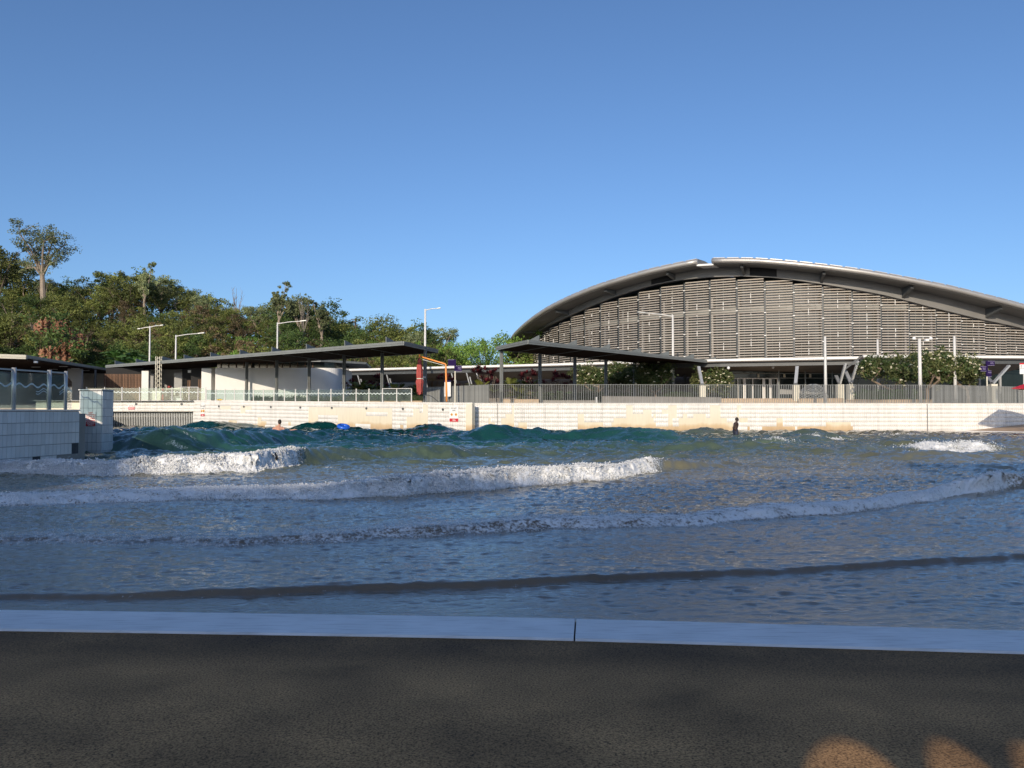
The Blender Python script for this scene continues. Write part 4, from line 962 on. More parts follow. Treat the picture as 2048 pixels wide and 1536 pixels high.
# roof shell in two halves that leave the notch open near the crown
an0, an1 = hang(1396, HE), hang(1425, HE)
def shell(a0, a1, n_):
    vs = []; fs = []
    for i in range(n_ + 1):
        a_ = a0 + (a1 - a0) * i / n_; ze = zedge(a_); zs = zsof(a_)
        # gutter lip, then up and in over the top
        prof = [(HR + .2, zs + .02), (HR + 1.6, zs + .10), (HE - .45, ze - .56), (HE - .3, ze - .60)]
        top = [(HE - .35, ze + .05), (HE - 3, ze + .22), (HE - 10, ze * .8 + 17.5 * .2 + .3), (18, ze * .3 + 17.8 * .7 + .2)]
        for r_, z_ in prof + top: vs.append(hpt(a_, r_, z_))
    k_ = 8
    for i in range(n_):
        for j in range(k_ - 1): fs.append((i * k_ + j, (i + 1) * k_ + j, (i + 1) * k_ + j + 1, i * k_ + j + 1))
    for e_ in (0, n_): fs.append(tuple(e_ * k_ + j for j in (range(k_) if e_ == 0 else range(k_ - 1, -1, -1))))
    o = MB().add(vs, fs).build('roof', M['roofgrey'], hall, smooth=False); o['label'] = 'curved roof shell with a wide grey soffit'
    # rounded metal edge
    m_ = MB(); pts = [hpt(a0 + (a1 - a0) * i / n_, HE - .18, zedge(a0 + (a1 - a0) * i / n_) - .27) for i in range(n_ + 1)]
    m_.tube(pts, .27, 10).build('roof_edge', M['silver'], o, smooth=True)
    # sheet laps along the top of the edge
    m2 = MB(); st_ = int((a1 - a0) / .035)
    for i in range(st_):
        a_ = a0 + (a1 - a0) * (i + .1) / st_; b_ = a0 + (a1 - a0) * (i + .93) / st_
        m2.beam(hpt(a_, HE - .55, zedge(a_) + .06), hpt(b_, HE - .55, zedge(b_) + .06), .7, .06)
    m2.build('roof_sheet_lap', M['silver'], o)
    return o
shell(alo, an0, 60); shell(an1, ahi, 44)
vs = []
for a_ in (an0 - .003, an1 + .003):
    ze = zedge(a_); vs += [hpt(a_, HE - .3, ze - .55), hpt(a_, HE - .3, ze - .75), hpt(a_, HR + .3, zsof(a_) - .02), hpt(a_, HR - 6, ze + .1), hpt(a_, HE - 3.5, ze - .05)]
MB().add(vs, [(0, 1, 6, 5), (1, 2, 7, 6), (0, 5, 9, 4), (4, 9, 8, 3), (2, 3, 8, 7), (0, 4, 3, 2, 1), (5, 6, 7, 8, 9)]).build('crown_flashing', M['whitesteel'], hall)
for px in (1063, 1128, 1224, 1345, 1489, 1647, 1816, 1987):
    a_ = hang(px, HR + 1.2)
    if a_ is None: continue
    w_ = .28 / HR; vs = []
    for aa in (a_ - w_ / 2, a_ + w_ / 2):
        zs = zsof(aa); vs += [hpt(aa, HR + .46, zs - .02), hpt(aa, HR + 2.4, zs + .0), hpt(aa, HR + 2.5, zs - .28), hpt(aa, HR + .46, max(zs - 1.05, zband(aa) + .12))]
    MB().add(vs, [(0, 1, 2, 3), (7, 6, 5, 4), (0, 4, 5, 1), (1, 5, 6, 2), (2, 6, 7, 3), (3, 7, 4, 0)]).build('roof_bracket', M['darksteel'], hall)
for x0, x1 in ((1304, 1348), (1502, 1556)):
    a0, a1 = hang(x0, HR + .45), hang(x1, HR + .45)
    ring(HR + .3, HR + .50, a0, a1, lambda a_: zband(a_) + .1, lambda a_: zband(a_) + 1.05, 6, 'vent_louvre', M['black'], hall)
# entrance canopies
def canopy(label, F0, F1, zf, back, zb, parentcat='canopy'):
    F0, F1 = Vector((*F0, 0)), Vector((*F1, 0)); d = (F1 - F0).normalized(); n_ = Vector((-d.y, d.x, 0))
    t = thing('walkway_canopy', label, parentcat, tuple((F0 + F1) / 2 + Vector((0, 0, 2.12))))
    B0, B1 = F0 + n_ * back, F1 + n_ * back
    MB().hexa([(F0.x, F0.y, zf - .26), (F1.x, F1.y, zf - .26), (B1.x, B1.y, zb - .2), (B0.x, B0.y, zb - .2)], [(F0.x, F0.y, zf - .06), (F1.x, F1.y, zf - .06), (B1.x, B1.y, zb), (B0.x, B0.y, zb)]).build('canopy_roof', M['canopysof'], t)
    MB().beam((F0.x, F0.y, zf - .06), (F1.x, F1.y, zf - .06), .2, .22).build('fascia', M['whitesteel'], t)
    q = n_ * .5
    MB().beam((F0.x + q.x, F0.y + q.y, zf - .5), (F1.x + q.x, F1.y + q.y, zf - .5), .15, .4).build('edge_beam', M['darksteel'], t)
    return t, F0, F1, d, n_
cz = 6.72
c1, F0, F1, d1, n1 = canopy('long white edged walkway canopy running behind both pavilions', XY(640, 105.0), XY(1442, YH(719, cz)), cz, 8.5, 5.6)
for px in (717, 775, 845, 905, 935, 955):
    p = isect(px, F0 + n1 * .6, d1); q = isect(px + 12, F0 + n1 * .6, d1); top = p + Vector((0, 0, 6.05)); bot = q + Vector((0, 0, 3.4))
    m_ = MB(); m_.beam(top - d1 * .14, bot - d1 * .14, .12, .12); m_.beam(lerp(top, bot, .2) + d1 * .16, bot + d1 * .16, .12, .12); m_.build('raking_strut', M['post'], c1)
p0, p1 = F0 + n1 * 9.0, F1 + n1 * 9.0
MB().hexa([(v.x, v.y, 2.12) for v in (p0, p1, p1 + n1 * .3, p0 + n1 * .3)], [(v.x, v.y, 5.55) for v in (p0, p1, p1 + n1 * .3, p0 + n1 * .3)]).build('back_wall', M['canopysof'], c1)
a_ = isect(720, p0 - n1 * .1, d1); b_ = isect(835, p0 - n1 * .1, d1)
MB().beam((a_.x, a_.y, 4.3), (b_.x, b_.y, 4.3), .06, 2.0).build('pale_panel', M['signwhite'], c1)
c2_, F0, F1, d2_, n2_ = canopy('white edged entrance canopy over the glass doors', XY(1440, YH(719, cz)), XY(1718, YH(714, cz)), cz, 9.5, 5.7)
a0 = F0
def plinth_post(t, px, Y, legs):
    q = Vector((*XY(px, Y), 0)); MB().box((q.x, q.y, 3.08), (.58, .58, 1.92)).build('plinth', M['cream'], t)
    MB().box((q.x, q.y, 4.14), (.25, .25, .2)).build('shoe', M['darksteel'], t)
    for (tx, ty, tY, w_) in legs:
        e_ = P(tx, ty, tY); MB().beam((q.x, q.y, 4.1), e_, .30, .16).build('raking_strut', M['post'], t)
plinth_post(c2_, 1404.5, 80.8, [(1397, 733, 81.5, .3)])
plinth_post(c2_, 1591.5, 79.6, [(1594.5, 733, 80.4, .3)])
for px, py in ((1546, 734), (1457, 736)): q = P(px, py, 83); MB().ell(q, (.16, .16, .16)).build('ball_light', M['signwhite'], c2_, smooth=True)
c3_, F0, F1, d3_, n3_ = canopy('higher white edged canopy beside the flowering trees', XY(1727, YH(711, 6.86)), XY(2120, YH(713.4, 6.86)), 6.86, 10.5, 5.6)
plinth_post(c3_, 1680, 77.6, [(1691, 727, 77.6, .3), (1672, 752, 80, .3)])
plinth_post(c3_, 1702.5, 76.8, [(1716, 722, 76.8, .3), (1691, 742, 79.5, .3)])
plinth_post(c3_, 1986, 76.5, [(2018, 731, 76.8, .3), (1976, 756, 79.5, .3)])
MB().beam(P(1690, 738, 78.4), P(1722, 713, 78.2), .12, .16).build('raking_strut', M['darksteel'], c3_)
# glazed ground floor with doors
gl = thing('entrance_glazing', 'dark glass entrance wall with white framed doors behind the steps', 'shopfront', (XY(1530, 88)[0], 88, 2.6))
x0, x1 = XY(1444, 88)[0], XY(1760, 88)[0]
MB().box(((x0 + x1) / 2, 88.3, 4.1), (x1 - x0, .1, 3.6)).build('glass_wall', M['darkglass'], gl)
for z_ in (5.05, 5.55): MB().box(((x0 + x1) / 2, 88.2, z_), (x1 - x0, .08, .09)).build('transom', M['greyfascia'], gl)
for px in (1456, 1476, 1489, 1506, 1528, 1541, 1557):
    q = XY(px, 87.9); w_ = .28 if px in (1489, 1528, 1541, 1557) else .10
    MB().box((q[0], 87.95, 3.85), (w_, .08, 2.3)).build('door_frame', M['whitesteel'], gl)
MB().box(((XY(1456, 88)[0] + XY(1557, 88)[0]) / 2, 87.93, 5.0), (XY(1557, 88)[0] - XY(1456, 88)[0], .09, .10)).build('door_head', M['whitesteel'], gl)
for px in (1518, 1570, 1622):
    q = XY(px, 88); MB().box((q[0], 88.15, 5.3), (.2, .1, .35)).build('wall_sign', M['cream'], gl)
for px in (1558, 1611, 1665, 1717):
    q = XY(px, 86); MB().tube([(*q, 2.3), (*q, 5.75)], .07, 8).build('mullion_post', M['greyfascia'], gl)
MB().box((XY(1600, 88)[0], 88.1, 3.6), (4.2, .1, .55)).build('reception_desk', M['greyrender'], gl)
# steps up to the doors
stp = thing('entrance_steps', 'wide tan entrance steps in front of the white framed doors', 'steps', (XY(1535, 80)[0], 80, 2.12))
for i in range(5):
    x0, x1 = XY(1432, 80)[0], XY(1652, 80)[0]
    MB().box(((x0 + x1) / 2, 78.6 + i * .36, 2.12 + .065 + i * .13), (x1 - x0, .36, .13)).build('step', M['tan'], stp)
MB().box(((x0 + x1) / 2, 84.2, 2.42), (x1 - x0, 7.9, .6)).build('landing', M['tan'], stp)
# side flank of the hall behind the walkway
MB().box((34, 108, 4.2), (60, .4, 5)).build('rear_base_wall', M['darkglass'], hall)

# ================================================================== RAILINGS
def glass_fence(label, pts, tops, panel_skip=(), z_of=None, h=1.08, etched=True, rail=()):
    pts = [Vector(p) for p in pts]
    t = thing('glass_railing', label, 'railing', tuple(pts[0]))
    for i, p in enumerate(pts): MB().tube([p, p + Vector((0, 0, h))], .05, 8).build('post', M['whitepost'], t)
    for i in range(len(pts) - 1):
        a_, b_ = pts[i], pts[i + 1]; d = (b_ - a_); L = d.length; d.normalize(); a2, b2 = a_ + d * .06, b_ - d * .06
        if i in panel_skip: continue
        g_ = MB().beam(a2 + Vector((0, 0, .06 + (h - .14) / 2)), b2 + Vector((0, 0, .06 + (h - .14) / 2)), .012, h - .14).build('pane', M['glass'], t)
        # etched wavy band
        n_ = 28; vs = []; nn = Vector((d.y, -d.x, 0)) * .012
        for s_ in range(n_ + 1):
            q = lerp(a2, b2, s_ / n_) + nn; zz = .62 * h + .045 * math.sin(2 * math.pi * (s_ / n_) * L / .42); vs += [(q.x, q.y, q.z + zz - .035), (q.x, q.y, q.z + zz + .035)]
        MB().add(vs, [(2 * s_, 2 * s_ + 2, 2 * s_ + 3, 2 * s_ + 1) for s_ in range(n_)]).build('etched_wave', M['etched'], g_)
        if i in rail: MB().beam(a_ + Vector((0, 0, h)), b_ + Vector((0, 0, h)), .06, .05).build('top_rail', M['whitepost'], t)
    return t
pa = [413, 432, 450, 469, 488, 507, 527, 548, 569, 591, 614, 637, 662, 687, 712.5, 738, 765, 793.5, 823]
def on_top(px): q = onA(px, -.25); return (q.x, q.y, zA(q) + .03)
glass_fence('low glass railing with white posts on top of the patched tiled wall', [on_top(p) for p in pa], None, rail=(16, 17))
pg = [173, 209, 244, 279, 312, 344, 361, 378, 396, 411]
glass_fence('glass railing with white posts above the wave screen beam', [(XY(p, 80.3)[0], 80.3, 2.567) for p in pg], None, h=1.3, rail=(6, 7))
# tall smeared glass along the near side wall
nr = thing('tall_glass_railing', 'tall smeared glass railing with round steel posts on the near tiled wall', 'railing', (NW0.x, NW0.y, NZ + .045))
def onN(px, off=-.16):
    u = (px - 1024) / F; a_ = NW0 + nN * off; t = (u * a_.y - a_.x) / (dN.x - u * dN.y); return a_ + dN * t
np_ = [onN(-75), onN(27), onN(98), onN(131)]
zb_ = NZ + .046
for i, p in enumerate(np_):
    MB().tube([(p.x, p.y, zb_), (p.x, p.y, zb_ + 1.19)], .062 if i < 3 else .05, 14).build('post', M['post'], nr, smooth=True)
np_.append(Vector((pl0[0] - .1, 31.6, 0)))
for i in range(len(np_) - 1):
    a_, b_ = np_[i].copy(), np_[i + 1].copy(); d = (b_ - a_); L = d.length; d.normalize(); a_ += d * .07; b_ -= d * .07
    h_ = 1.02
    g_ = MB().beam((a_.x, a_.y, zb_ + .04 + h_ / 2), (b_.x, b_.y, zb_ + .04 + h_ / 2), .014, h_).build('pane', M['glassnear'], nr)
    nn = Vector((d.y, -d.x, 0)) * .013; n_ = 40
    for zo, th in ((.70, .05),) + (((.50, .025), (.57, .025)) if i in (1, 2) else ()):
        vs = []; r0, r1 = (0, 1) if th == .05 else (.62, .98)
        for s_ in range(n_ + 1):
            q = lerp(a_, b_, r0 + (r1 - r0) * s_ / n_) + nn; zz = zo + .05 * math.sin(2 * math.pi * (r0 + (r1 - r0) * s_ / n_) * L / .55); vs += [(q.x, q.y, zb_ + zz - th / 2), (q.x, q.y, zb_ + zz + th / 2)]
        MB().add(vs, [(2 * s_, 2 * s_ + 2, 2 * s_ + 3, 2 * s_ + 1) for s_ in range(n_)]).build('etched_wave', M['etched'], g_)
    if i < 3: MB().beam((a_.x, a_.y, zb_ + 1.13), (b_.x, b_.y, zb_ + 1.13), .045, .045).build('top_rail', M['steel'], nr)
# steel bar railings along the right wall
def bar_fence(label, A_, B_, z0, h, dp=.085):
    A_, B_ = Vector((*A_, z0)), Vector((*B_, z0)); L = (B_ - A_).length; d = (B_ - A_) / L; t = thing('bar_railing', label, 'railing', tuple(A_)); n_ = int(L / .14); rz = math.atan2(d.y, d.x); pr = None
    for i in range(n_ + 1):
        p = d * (i * L / n_)
        if pr is None: pr = MB().box((0, 0, h / 2), (.022, dp, h), rz).build('bar', M['galv'], t, local=True); pr.location = p
        else: copyto(pr, p, t)
    MB().beam(A_ + Vector((0, 0, h - .012)), B_ + Vector((0, 0, h - .012)), .075, .02).build('top_rail', M['galv'], t)
    MB().beam(A_ + Vector((0, 0, .07)), B_ + Vector((0, 0, .07)), .07, .02).build('bottom_rail', M['galv'], t)
M['galv'] = mat('galvanised_flat_bar', (.30, .31, .30), .6, .15, 1.2, rnd=.25)
fz = WB_Z + .03; fh = 1.46
l0 = XY(980, 64.4); l1 = XY(1862, 65.9); r1 = XY(2110, 74.5); q0 = XY(852, 72.3)
bar_fence('long grey bar railing on the pool wall in front of the pavilion and hall', l0, l1, fz, fh)
bar_fence('grey bar railing angling back past the frangipani tree at the beach end', (l1[0] + .14, l1[1] + .04), r1, fz, fh + .02, .052)
bar_fence('short grey bar railing behind the orange umbrella post', q0, (l0[0] - .12, l0[1] + .14), 2.13, fh + .04)
# ================================================================== HILL
HX = np.array([(-200 - 1024) / F, (0 - 1024) / F, (250 - 1024) / F, (400 - 1024) / F, (550 - 1024) / F, (640 - 1024) / F, (750 - 1024) / F, (850 - 1024) / F, (930 - 1024) / F, (1040 - 1024) / F, .3])
HH = np.array([18, 16.5, 14, 12, 10.5, 9, 7, 4.5, 3, 2, 1.]) * 1.0
def hillz(x, y):
    u = x / max(y, 1); t = max(0, min(1, (y - 108) / 38)); t = t * t * (3 - 2 * t)
    return 2.05 + float(np.interp(u, HX, HH)) * t
V = []; nx, ny = 70, 24
for i in range(nx):
    for j in range(ny):
        u = -.9 + 1.15 * i / (nx - 1); y = 107 + (230 - 107) * (j / (ny - 1)) ** 1.5; x = u * y
        V.append((x, y, hillz(x, y) + (.5 * math.sin(x * .7) * math.cos(y * .5) if j else 0)))
Fq = [(i * ny + j, (i + 1) * ny + j, (i + 1) * ny + j + 1, i * ny + j + 1) for i in range(nx - 1) for j in range(ny - 1)]
tag(npmesh('hill', V, Fq, M['hill'], smooth=True), kind='structure')
# rock cutting: three outcrops of the same red bank
rkt = thing('rock_face', 'bare orange rock cutting showing through the trees on the hill', 'rock face', P(110, 735, 112))
def outcrop(seed, px0, px1, py0, py1, Y):
    V = []; nx, ny = 40, 30; rn = random.Random(seed); g = [[rn.uniform(-1, 1) for _ in range(ny)] for _ in range(nx)]
    cw = [rn.uniform(-1, 1) for _ in range(14)]; ed = [rn.uniform(-1, 1) for _ in range(max(nx, ny))]
    for i in range(nx):
        for j in range(ny):
            fx, fy = i / (nx - 1), j / (ny - 1); e_ = math.sin(math.pi * min(1, max(0, fx))) ** .5
            px = px0 + (px1 - px0) * fx + (5 * ed[j] + 2 * g[i][j]) * abs(2 * fx - 1) ** 3; py = py1 + (py0 - py1) * fy * (.5 + .5 * e_ + .10 * ed[i]) + .8 * g[i][j]
            c_ = cw[int(fx * 13.9)] * .55; led = math.floor(fy * 3 + .35 * cw[int(fx * 6)]) * 1.0
            V.append(tuple(P(px, py, Y + 1.6 * fy + led + c_ + .2 * g[i][j])))
    npmesh('outcrop', V, [(i * ny + j, (i + 1) * ny + j, (i + 1) * ny + j + 1, i * ny + j + 1) for i in range(nx - 1) for j in range(ny - 1)], M['rock'], rkt)
outcrop(1, 72, 132, 634, 668, 113.5); outcrop(2, 122, 166, 656, 698, 112); outcrop(3, 74, 142, 690, 738, 110)
# ================================================================== TREES
def leaves(C, size, rng, n, rad, tints, asp=.45):
    m = len(C); cen = np.repeat(C, n, 0); dv = rng.normal(size=(m * n, 3)); dv /= np.linalg.norm(dv, axis=1)[:, None]
    cen = cen + dv * (np.repeat(rad, n) * rng.random(m * n) ** .45)[:, None] * np.array([1, 1, .72])
    a_ = rng.normal(size=(m * n, 3)); a_ /= np.linalg.norm(a_, axis=1)[:, None]; b_ = np.cross(a_, rng.normal(size=(m * n, 3))); b_ /= np.linalg.norm(b_, axis=1)[:, None]
    s_ = size * rng.uniform(.6, 1.4, m * n)[:, None]
    V = np.stack([cen - a_ * s_, cen - b_ * s_ * asp, cen + a_ * s_, cen + b_ * s_ * asp], 1).reshape(-1, 3)
    Fq = np.arange(m * n * 4).reshape(-1, 4); T = np.repeat(np.clip(np.repeat(tints, n) + rng.normal(0, .12, m * n), 0, 1), 4)
    return V, Fq, T
def tree_proto(seed, h, kind, lm, tm, spread, nclump, nleaf, lsize, bare=.0):
    rng = np.random.default_rng(seed); rn = random.Random(seed)
    tr = MB(); tips = []
    fork = h * {'gum': .42, 'tall': .5, 'bush': .18, 'round': .25, 'bare': .3}[kind]
    bend = Vector((rn.uniform(-.06, .06) * h, rn.uniform(-.06, .06) * h, fork)); r0 = .024 * h
    tr.tube([(0, 0, -.5), (bend.x * .4, bend.y * .3, fork * .55), bend], [r0 * 1.25, r0, r0 * .8], 7)
    nl = {'gum': 7, 'tall': 9, 'bush': 8, 'round': 8, 'bare': 8}[kind]
    for i in range(nl):
        t = 2 * math.pi * i / nl + rn.uniform(-.4, .4); rad = spread * rn.uniform(.35, 1.); zt = h * rn.uniform(.58, .98) if kind in ('gum', 'bare', 'tall') else h * rn.uniform(.45, .92)
        e_ = Vector((bend.x + rad * math.cos(t), bend.y + rad * math.sin(t), zt)); m_ = lerp(bend, e_, .5) + Vector((rn.uniform(-.3, .3), rn.uniform(-.3, .3), h * .04))
        tr.tube([bend, m_, e_], [r0 * .55, r0 * .33, r0 * .12], 5); tips.append(e_)
        for k_ in range(3 if kind != 'bare' else 6):
            s_ = lerp(m_, e_, rn.uniform(0, .9)); f_ = s_ + Vector((rn.uniform(-1, 1) * spread * .38, rn.uniform(-1, 1) * spread * .38, rn.uniform(.1, 1) * h * .13)); tr.tube([s_, f_], [r0 * .18, r0 * .05], 4); tips.append(f_)
    C = []
    while len(C) < nclump:
        if kind in ('gum', 'tall') or rn.random() < .5:
            q = rn.choice(tips); q = Vector((q.x + rn.gauss(0, spread * .16), q.y + rn.gauss(0, spread * .16), q.z + rn.gauss(0, h * .04)))
        else:
            t = rn.uniform(0, 2 * math.pi); rr_ = spread * math.sqrt(rn.random()); zf = rn.random(); q = Vector((bend.x + rr_ * math.cos(t) * math.sqrt(1 - (zf * .95) ** 2), bend.y + rr_ * math.sin(t) * math.sqrt(1 - (zf * .95) ** 2), h * (.22 if kind == 'bush' else .38) + zf * h * (.74 if kind == 'bush' else .58)))
        C.append(tuple(q))
    C = np.array(C); rad = rng.uniform(.45, 1.15, len(C)) * spread * .26; ti = rng.random(len(C))
    V, Fq, T = leaves(C, lsize, rng, nleaf, rad, ti)
    me_t = bpy.data.meshes.new('trunk'); me_t.from_pydata(tr.v, [], tr.f); me_t.update(); me_t.materials.append(tm)
    if bare >= 1: return me_t, None
    o = npmesh('crown', V, Fq, lm, None, attrs={'tint': T}); me_c = o.data; bpy.data.objects.remove(o)
    return me_t, me_c
M['greytwig'] = mat('grey_twigs', (.22, .19, .16), .9, .2, 2.)
PROT = {
    'gum1': tree_proto(1, 10, 'gum', M['leafgum'], M['palebark'], 2.9, 105, 49, .132), 'gum2': tree_proto(2, 10, 'gum', M['leafolive'], M['palebark'], 2.6, 100, 49, .132), 'tall': tree_proto(17, 10, 'tall', M['leafgum'], M['palebark'], 2.5, 125, 50, .085), 'slim': tree_proto(12, 10, 'gum', M['leafgum'], M['palebark'], 1.5, 80, 52, .132),
    'bush1': tree_proto(3, 7, 'bush', M['leafolive'], M['bark'], 3.3, 90, 52, .132), 'bush2': tree_proto(4, 7, 'bush', M['leafdark'], M['bark'], 3.4, 95, 52, .132),
    'bush3': tree_proto(5, 7, 'bush', M['leafolive'], M['bark'], 3.0, 70, 52, .132), 'round1': tree_proto(6, 8, 'round', M['leafbright'], M['bark'], 3.4, 95, 55, .132),
    'round2': tree_proto(7, 8, 'round', M['leafolive'], M['palebark'], 3.2, 80, 52, .132), 'dry': tree_proto(8, 6, 'bush', M['leafdry'], M['bark'], 2.7, 55, 43, .132), 'bare': tree_proto(9, 8, 'bare', M['leafdry'], M['greytwig'], 2.2, 10, 5, .1, 1),
}
PH = {'slim': 10, 'tall': 10, 'gum1': 10, 'gum2': 10, 'bush1': 7, 'bush2': 7, 'bush3': 7, 'round1': 8, 'round2': 8, 'dry': 6, 'bare': 8}
LAB = {'slim': ('gum_tree', ''), 'tall': ('gum_tree', ''), 'gum1': ('gum_tree', 'grey green gum with open crown among the hill trees'), 'gum2': ('gum_tree', 'olive green gum with pale limbs among the hill trees'), 'bush1': ('hill_tree', 'bushy olive green tree in the woods on the hill'),
       'bush2': ('hill_tree', 'dense dark green tree in the woods on the hill'), 'bush3': ('hill_tree', 'low leafy olive tree in the woods on the hill'), 'round1': ('hill_tree', 'fresh bright green tree in the woods on the hill'),
       'round2': ('hill_tree', 'rounded yellowish green tree in the woods on the hill'), 'dry': ('dry_bush', 'brown dried bush in the woods on the hill'), 'bare': ('bare_tree', 'leafless grey tree standing out of the woods on the hill')}
LOOK = {'gum1': 'grey green open crowned gum', 'gum2': 'olive gum with pale limbs', 'bush1': 'bushy olive green tree', 'bush2': 'dense dark green tree', 'bush3': 'low leafy olive tree', 'round1': 'fresh bright green tree', 'round2': 'rounded yellowish green tree', 'dry': 'brown dried bush', 'bare': 'leafless grey tree'}
MARKS = [(-30, 'left of the tall pale gum'), (84, 'by the tall pale gum'), (160, 'between rock face and palms'), (230, 'above the cane palms'), (300, 'behind the double armed lamp'), (352, 'behind the shorter lamp'), (420, 'right of the shorter lamp'), (480, 'above the white building'), (555, 'behind the curved arm lamp'), (605, 'by the bare twiggy tree'), (661, 'by the first power pole'), (711, 'by the power pole with the crossarm'), (770, 'above the pavilion corner'), (820, 'by the last tall gum'), (870, 'behind the slim tall lamp')]
USED = {}
def place_label(kind, loc):
    px = proj(loc[0], loc[1], loc[2])[0]; m_ = min(MARKS, key=lambda q: abs(q[0] - px))[1]
    lv = 'on the skyline' if loc[1] > 150 else 'just under the skyline' if loc[1] > 142 else 'high on the slope' if loc[1] > 133 else 'halfway up the slope' if loc[1] > 126 else 'low on the slope' if loc[1] > 119 else 'near the foot of the hill' if loc[1] > 113.5 else 'at the foot of the hill'
    return '%s %s %s' % (LOOK[kind], lv, m_)
def plant(kind, loc, h, label=None, group='trees on the hill', wide=1., cat=None, name=None, rz=None):
    nm, lb = LAB[kind]
    if label is None: lb = place_label(kind, loc)
    t = thing(name or nm, label or lb, cat or 'tree', loc, None if label else group)
    s_ = h / PH[kind]; t.scale = (s_ * wide, s_ * wide, s_); t.rotation_euler = (0, 0, random.uniform(0, 6.28) if rz is None else rz)
    me_t, me_c = PROT[kind]
    link(bpy.data.objects.new('trunk', me_t), t)
    if me_c: link(bpy.data.objects.new('crown', me_c), t)
    return t
SKX = np.array([-120, 0, 40, 160, 200, 250, 300, 380, 420, 450, 500, 550, 600, 640, 660, 700, 750, 810, 850, 890, 930]); SKY_ = np.array([520, 512, 552, 580, 568, 562, 568, 580, 600, 616, 614, 612, 614, 624, 650, 653, 655, 658, 674, 690, 704])
rn = random.Random(21)
def addrow(Y, step, mode):
    px = -140 + rn.uniform(0, step)
    while px < 925:
        Yr = Y + rn.uniform(-4, 4); q = XY(px, Yr); gz = hillz(q[0], q[1])
        if mode == 'back':
            zt = EYE + (821 - np.interp(px, SKX, SKY_) - rn.choice((0, -6, -14, -26, -4))) / F * Yr; h = min(12.5, max(4.5, zt - gz)); kd = rn.choice(('gum1', 'gum2', 'round2', 'bush2', 'gum1', 'bush1', 'bush3'))
        else:
            h = rn.uniform(4.5, 7.5); kd = rn.choice(('bush1', 'bush2', 'bush3', 'bush1', 'round2', 'gum2', 'bush2', 'dry', 'round1' if px > 380 else 'bush1'))
            mx = EYE + (821 - np.interp(px, SKX, SKY_) - 14) / F * Yr - gz
            if mx < 2: px += step; continue
            h = min(h, max(2.5, mx))
            if mode == 'front' and 40 < px < 175 : h *= .5; 
        plant(kd, (q[0], q[1], gz), h, wide=rn.uniform(.9, 1.3) * (1.0 if h > 5 else 1.25)); px += step * rn.uniform(.75, 1.25)
addrow(158, 36, 'back'); addrow(146, 40, 'back'); addrow(138, 44, 'mid'); addrow(130, 44, 'mid'); addrow(123, 46, 'mid'); addrow(116, 52, 'front'); addrow(111, 62, 'front')
for px, Y, h in ((40, 107.5, 4.2), (52, 107.5, 3.6), (72, 108, 3.6), (90, 107, 3.0), (112, 107, 3.2), (126, 108.2, 5.0), (140, 107, 3.6), (150, 107.5, 4.0), (168, 107, 5.2), (84, 109.6, 4.9), (100, 110, 4.4), (62, 110, 5.6), (118, 110, 4.9), (136, 110.2, 4.4), (112, 112.5, 5.2), (92, 112.8, 5.0), (158, 110.5, 5.0), (72, 113, 5.4)):
    q = XY(px, Y); plant(random.choice(('bush1', 'bush3', 'dry')), (q[0], q[1], hillz(*q)), h)
# named individuals
q = XY(84, 140); plant('tall', (q[0], q[1], hillz(*q) - 2), 19.6, 'tall pale trunked gum rising above the hill over the rock face', wide=1.0, rz=1.)
q = XY(288, 139); plant('slim', (q[0], q[1], hillz(*q)), 12.6, 'slim leaning gum poking above the tree line mid hill', wide=.8, rz=2.)
q = XY(557, 140); plant('slim', (q[0], q[1], hillz(*q)), 12.3, 'narrow gum above the street lamp with the curved arm', wide=.85, rz=3.)
q = XY(605, 138); plant('bare', (q[0], q[1], hillz(*q)), 10.6, 'leafless twiggy tree beside the narrow gum', wide=.6)
q = XY(470, 150); plant('bare', (q[0], q[1], hillz(*q)), 11.8, 'small bare tree top showing above the bushy crowns', wide=.5)
q = XY(640, 134); plant('slim', (q[0], q[1], hillz(*q)), 11, 'grey green gum at the step in the tree line near the power poles', wide=1.1)
q = XY(820, 125); plant('gum1', (q[0], q[1], hillz(*q)), 9.6, 'last tall gum before the tree line drops behind the lamp post', wide=.7)
for i, (px, Y, h, k_, lb) in enumerate(((905, 112, 8.8, 'round1', 'bright green tree behind the purple signpost'), (955, 116, 9.4, 'round1', 'bright green tree in the gap between the two pavilions'), (1000, 119, 10.8, 'round1', 'tallest bright green tree beside the hall roof'), (1040, 122, 9.0, 'round2', 'yellowish green tree half hidden by the hall end'), (870, 108, 8.2, 'bush3', 'low green tree just beyond the lamp post'))):
    q = XY(px, Y); plant(k_, (q[0], q[1], 2.05), h, lb, wide=1.0)
# undergrowth closes the gaps between the trunks
rng = np.random.default_rng(33); C = []
for _ in range(900):
    y = rng.uniform(108.5, 152); u = rng.uniform(-.78, -.06); x = u * y; px = 1024 + F * u
    if 60 < px < 165 and y < 122 and rng.random() < .72: continue
    C.append((x, y, hillz(x, y) + rng.uniform(.2, 1.5)))
C = np.array(C)
for (a0, a1, b0, b1, Y_) in ((62, 140, 628, 676, 112.3), (112, 172, 650, 705, 111.0), (66, 150, 684, 738, 108.8)):
    for _ in range(11):
        C = np.vstack([C, tuple(P(rng.uniform(a0, a1), rng.uniform(b0, b1), Y_))])
for _ in range(420):
    y = rng.uniform(140, 162); u = rng.uniform(-.78, -.09); x = u * y; C = np.vstack([C, [x, y, hillz(x, y) + rng.uniform(.5, 4.2)]]) if len(C) else C
V, Fq, T = leaves(C, .26, rng, 34, rng.uniform(.9, 1.7, len(C)), rng.random(len(C)))
